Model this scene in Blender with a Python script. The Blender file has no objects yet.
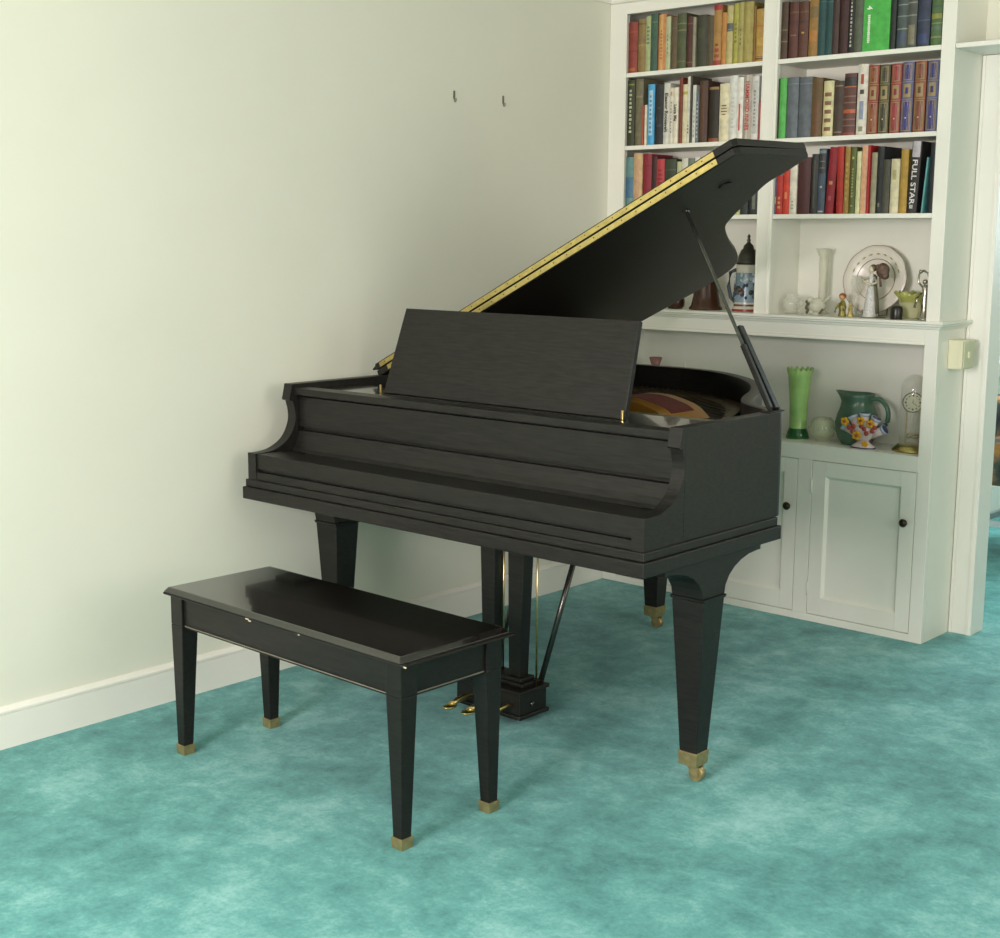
import bpy, bmesh, math, random
from mathutils import Vector, Matrix
random.seed(7)
C = bpy.context.scene
COL = C.collection

# ---------------------------------------------------------------- camera
cam = bpy.data.cameras.new('camera')
cam.sensor_width = 36.0
cam.lens = 1389.25 / 1000 * 36.0
camo = bpy.data.objects.new('camera', cam)
R_ = Vector((0.7458496, 0.66608124, 0.00664563))
U_ = Vector((-0.11341598, 0.11715475, 0.98661623))
F_ = Vector((-0.65638799, 0.73662104, -0.16292408))
m = Matrix.Identity(4)
for i in range(3):
    m[i][0] = R_[i]; m[i][1] = U_[i]; m[i][2] = -F_[i]
m[0][3], m[1][3], m[2][3] = 3.28561, -4.30291, 1.32983
camo.matrix_world = m
COL.objects.link(camo)
C.camera = camo

# ---------------------------------------------------------------- exposure
C.view_settings.view_transform = 'Standard'
C.view_settings.look = 'None'
C.view_settings.gamma = 1.0
C.view_settings.use_curve_mapping = False
C.view_settings.exposure = -0.10

# ---------------------------------------------------------------- world (daylight outside the windows)
w = bpy.data.worlds.new('world'); C.world = w
w.use_nodes = True
wb = w.node_tree.nodes['Background']
wb.inputs[0].default_value = (0.80, 0.90, 1.0, 1)
wb.inputs[1].default_value = 3.0

# ---------------------------------------------------------------- lights: front and next-room window daylight, plus two added fills
def area(name, loc, target, sx, sy, power, color=(1, 1, 1)):
    l = bpy.data.lights.new(name, 'AREA'); l.shape = 'RECTANGLE'
    l.size = sx; l.size_y = sy; l.energy = power; l.color = color
    o = bpy.data.objects.new(name, l); COL.objects.link(o)
    o.location = loc
    d = Vector(target) - Vector(loc)
    o.rotation_euler = d.to_track_quat('-Z', 'Y').to_euler()
    return o
area('front_window_daylight', (1.80, -5.70, 1.45), (1.25, 0, 1.0), 1.15, 1.05, 165, (1.0, 0.90, 0.915))
area('added_front_fill', (4.0, -5.70, 1.45), (1.4, 0, 1.2), 1.0, 1.05, 34, (1.0, 0.90, 0.915))  # added fill from the front right, no known window there
area('added_right_fill', (5.05, -1.7, 1.50), (0, -1.0, 1.5), 2.2, 1.4, 50, (1.0, 0.91, 0.92))  # added fill to brighten the far left wall and bookcase, not a known window
area('next_room_window_daylight', (1.6, 2.35, 1.5), (1.6, 0, 0.5), 1.4, 1.2, 55, (0.80, 0.92, 1.0))

# ---------------------------------------------------------------- materials
MATS = {}
def lin(c):
    if isinstance(c, str):
        c = tuple(int(c[i:i + 2], 16) / 255 for i in (1, 3, 5))
    return tuple(((v / 12.92) if v <= 0.04045 else ((v + 0.055) / 1.055) ** 2.4) for v in c)
def mat(name, color, rough=0.5, metal=0.0, var=0.08, scale=20.0, bump=0.0, stretch=(1, 1, 1), trans=0.0, coat=0.0, spec=0.5, ior=1.45):
    key = name
    if key in MATS: return MATS[key]
    mt = bpy.data.materials.new(name); mt.use_nodes = True
    nt = mt.node_tree; b = nt.nodes['Principled BSDF']
    tc = nt.nodes.new('ShaderNodeTexCoord'); mp = nt.nodes.new('ShaderNodeMapping')
    mp.inputs['Scale'].default_value = stretch
    nz = nt.nodes.new('ShaderNodeTexNoise'); nz.inputs['Scale'].default_value = scale
    nz.inputs['Detail'].default_value = 4
    nt.links.new(tc.outputs['Object'], mp.inputs[0]); nt.links.new(mp.outputs[0], nz.inputs['Vector'])
    rp = nt.nodes.new('ShaderNodeValToRGB')
    c = lin(color)
    rp.color_ramp.elements[0].position = 0.3; rp.color_ramp.elements[1].position = 0.7
    rp.color_ramp.elements[0].color = tuple(max(0, v * (1 - var)) for v in c) + (1,)
    rp.color_ramp.elements[1].color = tuple(min(1, v * (1 + var)) for v in c) + (1,)
    nt.links.new(nz.outputs[0], rp.inputs[0]); nt.links.new(rp.outputs[0], b.inputs['Base Color'])
    b.inputs['Roughness'].default_value = rough; b.inputs['Metallic'].default_value = metal
    b.inputs['Specular IOR Level'].default_value = spec
    b.inputs['IOR'].default_value = ior
    b.inputs['Transmission Weight'].default_value = trans
    b.inputs['Coat Weight'].default_value = coat
    if bump > 0:
        bp = nt.nodes.new('ShaderNodeBump'); bp.inputs['Strength'].default_value = bump; bp.inputs['Distance'].default_value = 0.002
        nt.links.new(nz.outputs[0], bp.inputs['Height']); nt.links.new(bp.outputs[0], b.inputs['Normal'])
    MATS[key] = mt
    return mt
M_wall = mat('wall_paint', '#dfe1cf', 0.75, var=0.015, scale=3, bump=0.03)
M_trim = mat('trim_paint', '#e8e8dc', 0.38, var=0.012, scale=6)
M_shelfpaint = mat('bookcase_paint', '#e6e7d9', 0.42, var=0.02, scale=5)
M_wall_dimmed = mat('bounce_cut_wall_beige', '#b3a997', 0.8, var=0.02, scale=3)  # for unseen walls, darkened to cut the light they bounce back
M_ceil = mat('ceiling_paint', '#e4e4d8', 0.9, var=0.01)
M_ebony = mat('ebonized_wood', '#1c1b18', 0.40, var=0.4, scale=9, bump=0.15, stretch=(2.0, 6.0, 22.0), spec=0.34)
M_gloss = mat('glossy_ebonized_wood', '#14100d', 0.13, var=0.3, scale=9, bump=0.01, stretch=(2, 16, 8), spec=0.9, coat=0.5)
M_benchwood = mat('bench_wood', '#1a1815', 0.36, var=0.35, scale=10, bump=0.1, stretch=(2, 8, 16), spec=0.34)
M_black = mat('matte_black_wood', '#0c0b0a', 0.45, var=0.2, scale=12)
M_brass = mat('aged_brass', '#cdb877', 0.28, metal=1.0, var=0.15, scale=60)
M_brassdull = mat('dull_brass', '#a8966a', 0.45, metal=0.8, var=0.2, scale=50)
M_steel = mat('dark_steel_rod', '#5a5a55', 0.25, metal=0.9, var=0.1)
M_plate = mat('bronze_paint_plate', '#a3722f', 0.38, metal=0.55, var=0.12, scale=10)
M_felt = mat('red_felt', '#5d2a22', 0.9, var=0.15, scale=40)
M_bronze = mat('dark_bronze_knob', '#3c3324', 0.3, metal=0.8, var=0.15)
M_crack = mat('door_gap', '#7d7b68', 0.8, var=0.05)
M_cream = mat('cream_plastic', '#d8d6b6', 0.45, var=0.02)
M_pages = mat('book_pages', '#cfc6a4', 0.9, var=0.12, scale=60, stretch=(30, 1, 1))
def thin_glass(name, color, alpha, rough=0.04):
    mt = mat(name, color, rough, var=0.02, spec=1.0)
    mt.node_tree.nodes['Principled BSDF'].inputs['Alpha'].default_value = alpha
    return mt
M_glass = thin_glass('clear_glass', '#e8ead8', 0.22)

def carpet():
    mt = bpy.data.materials.new('teal_carpet'); mt.use_nodes = True
    nt = mt.node_tree; b = nt.nodes['Principled BSDF']; L = nt.links.new
    tc = nt.nodes.new('ShaderNodeTexCoord')
    def noise(sc, det, rough, dist=0.0, stretch=(1, 1, 1), rot=0):
        mp = nt.nodes.new('ShaderNodeMapping'); mp.inputs['Scale'].default_value = stretch
        mp.inputs['Rotation'].default_value = (0, 0, rot)
        n = nt.nodes.new('ShaderNodeTexNoise'); n.inputs['Scale'].default_value = sc; n.inputs['Detail'].default_value = det
        n.inputs['Roughness'].default_value = rough; n.inputs['Distortion'].default_value = dist
        L(tc.outputs['Object'], mp.inputs[0]); L(mp.outputs[0], n.inputs['Vector']); return n
    a = noise(2.3, 6, 0.70, 0.2, (1.0, 1.0, 1)); c = noise(11, 5, 0.72, 0.3); f = noise(90, 4, 0.8)
    mx = nt.nodes.new('ShaderNodeMath'); mx.operation = 'MULTIPLY_ADD'; mx.inputs[1].default_value = 0.35
    L(c.outputs[0], mx.inputs[0]); 
    sc = nt.nodes.new('ShaderNodeMath'); sc.operation = 'MULTIPLY'; sc.inputs[1].default_value = 0.57
    L(a.outputs[0], sc.inputs[0]); L(sc.outputs[0], mx.inputs[2])
    m2 = nt.nodes.new('ShaderNodeMath'); m2.operation = 'MULTIPLY_ADD'; m2.inputs[1].default_value = 0.20
    L(f.outputs[0], m2.inputs[0]); L(mx.outputs[0], m2.inputs[2])
    rp = nt.nodes.new('ShaderNodeValToRGB')
    rp.color_ramp.elements[0].position = 0.44; rp.color_ramp.elements[0].color = lin('#3d7d7a') + (1,)
    rp.color_ramp.elements[1].position = 0.70; rp.color_ramp.elements[1].color = lin('#8ac2bd') + (1,)
    e = rp.color_ramp.elements.new(0.57); e.color = lin('#5b9f9b') + (1,)
    L(m2.outputs[0], rp.inputs[0]); L(rp.outputs[0], b.inputs['Base Color'])
    b.inputs['Roughness'].default_value = 1.0; b.inputs['Specular IOR Level'].default_value = 0.1
    b.inputs['Sheen Weight'].default_value = 0.15; b.inputs['Sheen Roughness'].default_value = 0.5
    bp = nt.nodes.new('ShaderNodeBump'); bp.inputs['Strength'].default_value = 0.5; bp.inputs['Distance'].default_value = 0.004
    L(m2.outputs[0], bp.inputs['Height']); L(bp.outputs[0], b.inputs['Normal'])
    return mt
M_carpet = carpet()

# ---------------------------------------------------------------- mesh helpers
class MB:
    """collects shapes in world coordinates, several material slots"""
    def __init__(s): s.bm = bmesh.new(); s.mats = []; s.smooth = []
    def _mi(s, m):
        if m not in s.mats: s.mats.append(m)
        return s.mats.index(m)
    def _fin(s, faces, m, smooth=False):
        i = s._mi(m)
        for f in faces:
            f.material_index = i; f.smooth = smooth
        return s
    def box(s, a, b, m):
        x0, y0, z0 = a; x1, y1, z1 = b
        v = [s.bm.verts.new(p) for p in [(x0, y0, z0), (x1, y0, z0), (x1, y1, z0), (x0, y1, z0), (x0, y0, z1), (x1, y0, z1), (x1, y1, z1), (x0, y1, z1)]]
        fs = [s.bm.faces.new([v[i] for i in q]) for q in [(0, 3, 2, 1), (4, 5, 6, 7), (0, 1, 5, 4), (1, 2, 6, 5), (2, 3, 7, 6), (3, 0, 4, 7)]]
        return s._fin(fs, m)
    def frustum(s, c0, h0, z0, c1, h1, z1, m):
        """square tapered block; h0,h1 = (hx,hy)"""
        v = []
        for (c, h, z) in ((c0, h0, z0), (c1, h1, z1)):
            for sx, sy in ((-1, -1), (1, -1), (1, 1), (-1, 1)): v.append(s.bm.verts.new((c[0] + sx * h[0], c[1] + sy * h[1], z)))
        fs = [s.bm.faces.new([v[i] for i in q]) for q in [(0, 3, 2, 1), (4, 5, 6, 7), (0, 1, 5, 4), (1, 2, 6, 5), (2, 3, 7, 6), (3, 0, 4, 7)]]
        return s._fin(fs, m)
    def prism(s, pts, axis, a, b, m, smooth=False):
        """extrude polygon. axis 'x': pts=(y,z); 'y': pts=(x,z); 'z': pts=(x,y)"""
        def P(p, t): return {'x': (t, p[0], p[1]), 'y': (p[0], t, p[1]), 'z': (p[0], p[1], t)}[axis]
        A = [s.bm.verts.new(P(p, a)) for p in pts]; B = [s.bm.verts.new(P(p, b)) for p in pts]
        n = len(pts); caps = [s.bm.faces.new(A), s.bm.faces.new(B[::-1])]
        sides = [s.bm.faces.new([A[i], A[(i + 1) % n], B[(i + 1) % n], B[i]][::-1]) for i in range(n)]
        s._fin(caps, m); s._fin(sides, m, smooth)
        return s
    def lathe(s, prof, c, m, n=24, sx=1.0, sy=1.0, cap=True, smooth=True):
        rings = []
        for r, z in prof:
            rings.append([s.bm.verts.new((c[0] + sx * r * math.cos(2 * math.pi * k / n), c[1] + sy * r * math.sin(2 * math.pi * k / n), c[2] + z)) for k in range(n)])
        fs = []
        for i in range(len(rings) - 1):
            for k in range(n):
                fs.append(s.bm.faces.new([rings[i][k], rings[i][(k + 1) % n], rings[i + 1][(k + 1) % n], rings[i + 1][k]]))
        s._fin(fs, m, smooth)
        if cap:
            s._fin([s.bm.faces.new(rings[0][::-1]), s.bm.faces.new(rings[-1])], m)
        return s
    def tube(s, pts, r, m, n=8, r1=None):
        pts = [Vector(p) for p in pts]; rings = []
        for i, p in enumerate(pts):
            t = (pts[min(i + 1, len(pts) - 1)] - pts[max(i - 1, 0)]).normalized()
            ref = Vector((0, 0, 1)) if abs(t.z) < 0.9 else Vector((1, 0, 0))
            a = t.cross(ref).normalized(); b = t.cross(a)
            rr = r if r1 is None else r + (r1 - r) * i / (len(pts) - 1)
            rings.append([s.bm.verts.new(p + a * rr * math.cos(2 * math.pi * k / n) + b * rr * math.sin(2 * math.pi * k / n)) for k in range(n)])
        fs = []
        for i in range(len(rings) - 1):
            for k in range(n):
                fs.append(s.bm.faces.new([rings[i][k], rings[i][(k + 1) % n], rings[i + 1][(k + 1) % n], rings[i + 1][k]]))
        s._fin(fs, m, True)
        s._fin([s.bm.faces.new(rings[0][::-1]), s.bm.faces.new(rings[-1])], m)
        return s
    def ball(s, c, r, m, n=12, sc=(1, 1, 1)):
        k = max(6, n)
        prof = [(max(1e-4, r * math.sin(math.pi * i / (k // 2))), -r * math.cos(math.pi * i / (k // 2)) * sc[2]) for i in range(k // 2 + 1)]
        return s.lathe(prof, c, m, n=k, sx=sc[0], sy=sc[1], cap=False)
    def rotate(s, ang, axis, pivot):
        bmesh.ops.rotate(s.bm, verts=s.bm.verts, cent=pivot, matrix=Matrix.Rotation(ang, 3, axis)); return s
    def build(s, name, parent=None, origin=None, bevel=0.0, seg=2, recalc=True):
        if recalc: bmesh.ops.recalc_face_normals(s.bm, faces=s.bm.faces)
        org = Vector(origin) if origin is not None else (parent.matrix_world_loc if False else Vector((0, 0, 0)))
        if parent is not None and origin is None: org = WORLD[parent.name_full]
        me = bpy.data.meshes.new(name)
        for v in s.bm.verts: v.co -= org
        s.bm.to_mesh(me); s.bm.free()
        for mt in s.mats: me.materials.append(mt)
        o = bpy.data.objects.new(name, me); COL.objects.link(o)
        WORLD[o.name_full] = org
        if parent is not None:
            o.parent = parent; o.location = org - WORLD[parent.name_full]
        else: o.location = org
        if bevel > 0:
            md = o.modifiers.new('bevel', 'BEVEL'); md.width = bevel; md.segments = seg; md.limit_method = 'ANGLE'; md.angle_limit = math.radians(35)
            md.harden_normals = False
        return o
WORLD = {}
def thing(name, loc, label, cat, group=None):
    o = bpy.data.objects.new(name, None); COL.objects.link(o); o.location = loc
    o.empty_display_size = 0.1
    WORLD[o.name_full] = Vector(loc)
    return tag(o, label, cat, group)
def tag(o, label, cat, group=None):
    o['label'] = label; o['category'] = cat
    if group: o['group'] = group
    return o
def struct(o): o['kind'] = 'structure'; return o
def text_mesh(name, s, size, m, parent, loc, rot, depth=0.0004, squeeze=1.0, bold=0.0):
    cu = bpy.data.curves.new(name, 'FONT'); cu.body = s; cu.size = size; cu.extrude = depth; cu.offset = bold
    cu.align_x = 'CENTER'; cu.align_y = 'CENTER'; cu.resolution_u = 3
    t = bpy.data.objects.new(name, cu); COL.objects.link(t)
    bpy.context.view_layer.update()
    dg = bpy.context.evaluated_depsgraph_get()
    me = bpy.data.meshes.new_from_object(t.evaluated_get(dg))
    bpy.data.objects.remove(t)
    me.materials.clear(); me.materials.append(m)
    o = bpy.data.objects.new(name, me); COL.objects.link(o)
    o.parent = parent; o.location = Vector(loc) - WORLD[parent.name_full]; o.rotation_euler = rot; o.scale = (squeeze, 1, 1)
    return o

# ================================================================ SETTING
ZC = 2.34
YB = 0.2277
o = MB().box((-1.6, -5.85, -0.05), (5.25, 3.2, 0.0), M_carpet).build('floor'); struct(o)
struct(MB().box((-1.6, -5.85, ZC), (5.25, 3.2, ZC + 0.05), M_ceil).build('ceiling'))
struct(MB().box((-0.1, -5.85, 0), (-0.010, YB, ZC), M_wall).build('wall_left'))
struct(MB().box((0, -5.95, 0), (5.25, -5.85, ZC), M_wall_dimmed).build('wall_front'))
struct(MB().box((5.15, -5.85, 0), (5.25, 3.2, ZC), M_wall_dimmed).build('wall_right'))
b = MB()
b.box((-0.1, YB, 0), (1.424, 0.295, ZC), M_wall); b.box((2.36, YB, 0), (5.15, 0.295, ZC), M_wall); b.box((1.424, YB, 2.0), (2.36, 0.295, ZC), M_wall)
struct(b.build('wall_back'))
# doorway casing and jamb
b = MB()
b.box((1.3465, YB - 0.016, 0), (1.421, YB - 0.0002, 1.928), M_trim)
b.box((1.349, YB - 0.020, 0), (1.359, YB - 0.016, 1.928), M_trim); b.box((1.411, YB - 0.020, 0), (1.421, YB - 0.016, 1.928), M_trim)
b.box((1.418, YB - 0.018, 0), (1.4275, 0.313, 2.0), M_trim)
b.box((1.36, 0.297, 0), (1.424, 0.313, 2.05), M_trim)
b.box((2.355, YB - 0.018, 0), (2.44, YB, 1.928), M_trim); b.box((2.352, YB - 0.01, 0), (2.358, 0.313, 2.0), M_trim)
struct(b.build('trim_1', bevel=0.0015))
# cap shelf over the doorway, level with the bookcase's top shelf
b = MB().box((1.3475, 0.0, 1.930), (2.6, YB, 1.945), M_trim)
struct(b.build('trim_2', bevel=0.002))
def moulding_left(y0, y1):
    prof = [(-0.01, 2.20), (0.002, 2.20), (0.004, 2.215), (0.016, 2.222), (0.040, 2.26), (0.056, 2.29), (0.060, 2.34), (-0.01, 2.34)]
    b = MB(); b.prism(prof, 'y', y0, y1, M_trim); return b
struct(moulding_left(-5.85, 0.0).build('trim_3'))
prof = [(0, 0), (0, 2.34 - 2.20)]
b = MB(); b.prism([(-0.001, 2.197), (-0.012, 2.20), (-0.016, 2.215), (-0.03, 2.225), (-0.05, 2.26), (-0.068, 2.29), (-0.072, 2.34), (-0.001, 2.34)], 'x', -0.0095, 1.346, M_trim)
struct(b.build('trim_4'))
# baseboards
b = MB(); b.prism([(-0.01, 0), (0.002, 0), (0.002, 0.0925), (0.0005, 0.094), (0.0045, 0.096), (0.0045, 0.102), (-0.002, 0.108), (-0.006, 0.113), (-0.01, 0.113)], 'y', -5.85, -0.001, M_trim)
struct(b.build('baseboard_left'))
struct(MB().box((2.45, YB - 0.014, 0), (5.15, YB, 0.115), M_trim).build('baseboard_back'))
# next room
b = MB()
for a, c in (((-1.6, 2.45, 0), (5.15, 2.55, 0.74)), ((-1.6, 2.45, 2.05), (5.15, 2.55, ZC)), ((-1.6, 2.45, 0.74), (-0.60, 2.55, 2.05)), ((1.60, 2.45, 0.74), (5.15, 2.55, 2.05))): b.box(a, c, M_wall)
struct(b.build('wall_far'))
struct(MB().box((-1.7, 0.295, 0), (-1.6, 3.2, ZC), M_wall).build('wall_next_room'))
struct(MB().box((-1.6, 2.432, 0), (5.15, 2.45, 0.13), M_trim).build('baseboard_far'))
b = MB()
for a, c in (((-0.62, 2.42, 0.68), (1.62, 2.47, 0.745)), ((-0.62, 2.43, 2.02), (1.62, 2.47, 2.08)), ((-0.62, 2.43, 0.745), (-0.57, 2.47, 2.02)), ((1.57, 2.43, 0.745), (1.62, 2.47, 2.02)), ((0.85, 2.43, 0.745), (0.90, 2.47, 2.02))): b.box(a, c, M_trim)
struct(b.build('window_1', bevel=0.002))

# ================================================================ BOOKCASE
W = 1.346; ZLED = 1.077
bc = thing('bookcase', (0.673, 0.1, 0), 'white painted built-in bookcase with panelled cupboards filling the corner', 'bookcase')
P = M_shelfpaint
b = MB()   # face frame
b.box((-0.0095, 0, 0), (0.066, 0.02, 2.197), P); b.box((0.655, 0, ZLED), (0.713, 0.02, 2.157), P); b.box((1.300, 0, 0), (W, 0.02, 2.197), P)
b.box((0.066, 0, 2.157), (1.30, 0.02, 2.197), P)
b.box((0.066, 0, 1.0), (1.30, 0.02, 1.055), P)        # rail over the niche
b.box((0.066, 0, 0.578), (1.30, 0.02, 0.6315), P)     # rail under the niche
b.box((0.066, 0, 0), (1.30, 0.02, 0.026), P)
b.box((0.400, 0, 0.026), (0.466, 0.02, 0.578), P); b.box((0.857, 0, 0.026), (0.912, 0.02, 0.578), P)
b.build('face_frame', bc, bevel=0.0012)
b = MB()
for x in (0.700, 0.655): b.box((x, -0.003, ZLED), (x + 0.004, 0.0, 2.157), P)
b.box((0.066, -0.004, 1.000), (1.30, 0.0, 1.006), P); b.box((0.066, -0.0025, 1.012), (1.30, 0, 1.015), P)
b.box((0.066, -0.003, 2.157), (1.30, 0.0, 2.162), P); b.box((0.066, -0.003, ZLED), (0.070, 0.0, 2.157), P)
b.build('bead_moulding', bc)
b = MB(); b.box((W - 0.02, 0.02, 0), (W, YB - 0.0003, 2.339), P); b.build('side_panel', bc)
b = MB(); b.box((0.001, 0.02, 0), (0.03, 0.208, 2.197), P); b.build('side_panel', bc)
b = MB(); b.box((0.660, 0.02, ZLED), (0.708, 0.208, 2.197), P); b.build('divider', bc)
b = MB(); b.box((0.001, 0.208, 0), (W - 0.0201, YB - 0.0005, 2.30), P); b.build('back_panel', bc)
b = MB(); b.box((-0.0095, 0.0, 2.197), (W - 0.0005, 0.208, 2.32), P); b.build('top_panel', bc)
for z in (1.945, 1.68, 1.423):
    MB().box((0.067, 0.001, z - 0.0155), (0.654, 0.208, z), P).build('shelf', bc, bevel=0.0015)
    MB().box((0.714, 0.001, z - 0.0155), (1.2995, 0.208, z), P).build('shelf', bc, bevel=0.0015)
# counter ledge with moulded nose that wraps round the side
lp = [(0.0, 1.050), (-0.006, 1.052), (-0.009, 1.058), (-0.016, 1.062), (-0.017, 1.066), (-0.022, 1.069), (-0.022, ZLED), (0.0, ZLED)]
b = MB(); b.prism(lp, 'x', -0.0095, W, P)
b.box((0.03, 0.0, 1.055), (W, 0.208, ZLED), P)
n = len(lp)
A = [b.bm.verts.new((W, q[0], q[1])) for q in lp]; B = [b.bm.verts.new((W - q[0], q[0], q[1])) for q in lp]; D = [b.bm.verts.new((W - q[0], YB - 0.019, q[1])) for q in lp]
fs = []
for i in range(n - 1):
    fs.append(b.bm.faces.new([A[i], A[i + 1], B[i + 1], B[i]])); fs.append(b.bm.faces.new([B[i], B[i + 1], D[i + 1], D[i]]))
fs.append(b.bm.faces.new([A[-1], A[0], B[0], B[-1]])) if False else None
b._fin([f for f in fs if f], P)
b.build('ledge', bc)
MB().box((0.03, 0.02, 0.612), (W - 0.02, 0.208, 0.632), P).build('niche_floor', bc)
MB().box((0.03, 0.02, 1.035), (W - 0.02, 0.208, 1.0549), P).build('niche_ceiling', bc)
def door(x0, x1, z0, z1, knob_x=None, label=None):
    g = 0.0018; x0 += g; x1 -= g; z0 += g; z1 -= g; st = 0.052; rb = 0.062
    b = MB()
    b.box((x0, 0.001, z0), (x0 + st, 0.019, z1), P); b.box((x1 - st, 0.001, z0), (x1, 0.019, z1), P)
    b.box((x0 + st, 0.001, z0), (x1 - st, 0.019, z0 + rb), P); b.box((x0 + st, 0.001, z1 - st), (x1 - st, 0.019, z1), P)
    d = b.build('door', bc, origin=(x0, 0.001, z0), bevel=0.0012)
    # sloping bead and sunk panel
    b = MB()
    xi0, xi1, zi0, zi1 = x0 + st, x1 - st, z0 + rb, z1 - st
    q0 = [(xi0, 0.0025, zi0), (xi1, 0.0025, zi0), (xi1, 0.0025, zi1), (xi0, 0.0025, zi1)]
    e = 0.009
    q1 = [(xi0 + e, 0.011, zi0 + e), (xi1 - e, 0.011, zi0 + e), (xi1 - e, 0.011, zi1 - e), (xi0 + e, 0.011, zi1 - e)]
    v0 = [b.bm.verts.new(q) for q in q0]; v1 = [b.bm.verts.new(q) for q in q1]
    fs = [b.bm.faces.new([v0[i], v0[(i + 1) % 4], v1[(i + 1) % 4], v1[i]]) for i in range(4)]; fs.append(b.bm.faces.new(v1))
    b._fin(fs, P); b.box((xi0, 0.0115, zi0), (xi1, 0.018, zi1), P)
    b.build('panel', d)
    for hz in (z0 + 0.09, z1 - 0.09):
        MB().lathe([(0.0028, 0), (0.0028, 0.05)], (x0 - 0.001, -0.001, hz - 0.025), P, n=10).build('hinge', d)
    if knob_x:
        k = MB(); kc = (knob_x, -0.001, 0.406)
        k.lathe([(0.006, 0), (0.005, 0.006), (0.009, 0.009), (0.0135, 0.014), (0.0145, 0.019), (0.011, 0.025), (0.004, 0.028)], kc, M_bronze, n=18)
        k.rotate(math.radians(90), 'X', kc)
        k.build('knob', d)
door(0.066, 0.400, 0.026, 0.578, 0.37); door(0.466, 0.857, 0.026, 0.578, 0.827); door(0.912, 1.300, 0.026, 0.578, 1.268)
# dark backing behind the door gaps
MB().box((0.05, 0.0195, 0.01), (1.31, 0.024, 0.60), M_crack).build('door_backing', bc)

# switch box on the end of the bookcase
sb = thing('switch_box', (W, 0.11, 0.92), 'cream surface mounted switch box on the right end of the bookcase', 'switch')
MB().box((W, 0.078, 0.920), (W + 0.050, 0.168, 1.016), M_cream).build('box', sb, bevel=0.004)
MB().box((W + 0.0505, 0.084, 0.925), (W + 0.054, 0.164, 1.011), mat('cream_plate', '#cdceaa', 0.4, var=0.02)).build('cover_plate', sb, bevel=0.0015)
MB().box((W + 0.0545, 0.110, 0.958), (W + 0.060, 0.120, 0.978), M_cream).build('toggle', sb)

# picture hooks on the left wall
for i, (yy, zz, lb) in enumerate(((-0.848, 1.796, 'small metal picture hook on the left wall, the one farther from the bookcase'), (-0.602, 1.799, 'small metal picture hook on the left wall, the one nearer the bookcase'))):
    h = MB(); mh = mat('hook_metal', '#8b8a78', 0.4, metal=0.7)
    h.box((0.0002, yy - 0.004, zz - 0.004), (0.002, yy + 0.004, zz + 0.022), mh)
    h.tube([(0.002, yy, zz), (0.003, yy, zz - 0.010), (0.006, yy, zz - 0.014), (0.010, yy, zz - 0.010), (0.010, yy, zz - 0.003)], 0.0020, mh, n=6)
    for v in h.bm.verts: v.co.x -= 0.0100
    tag(h.build('picture_hook', origin=(0, yy, zz)), lb, 'hook', 'hooks on the left wall')

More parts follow.
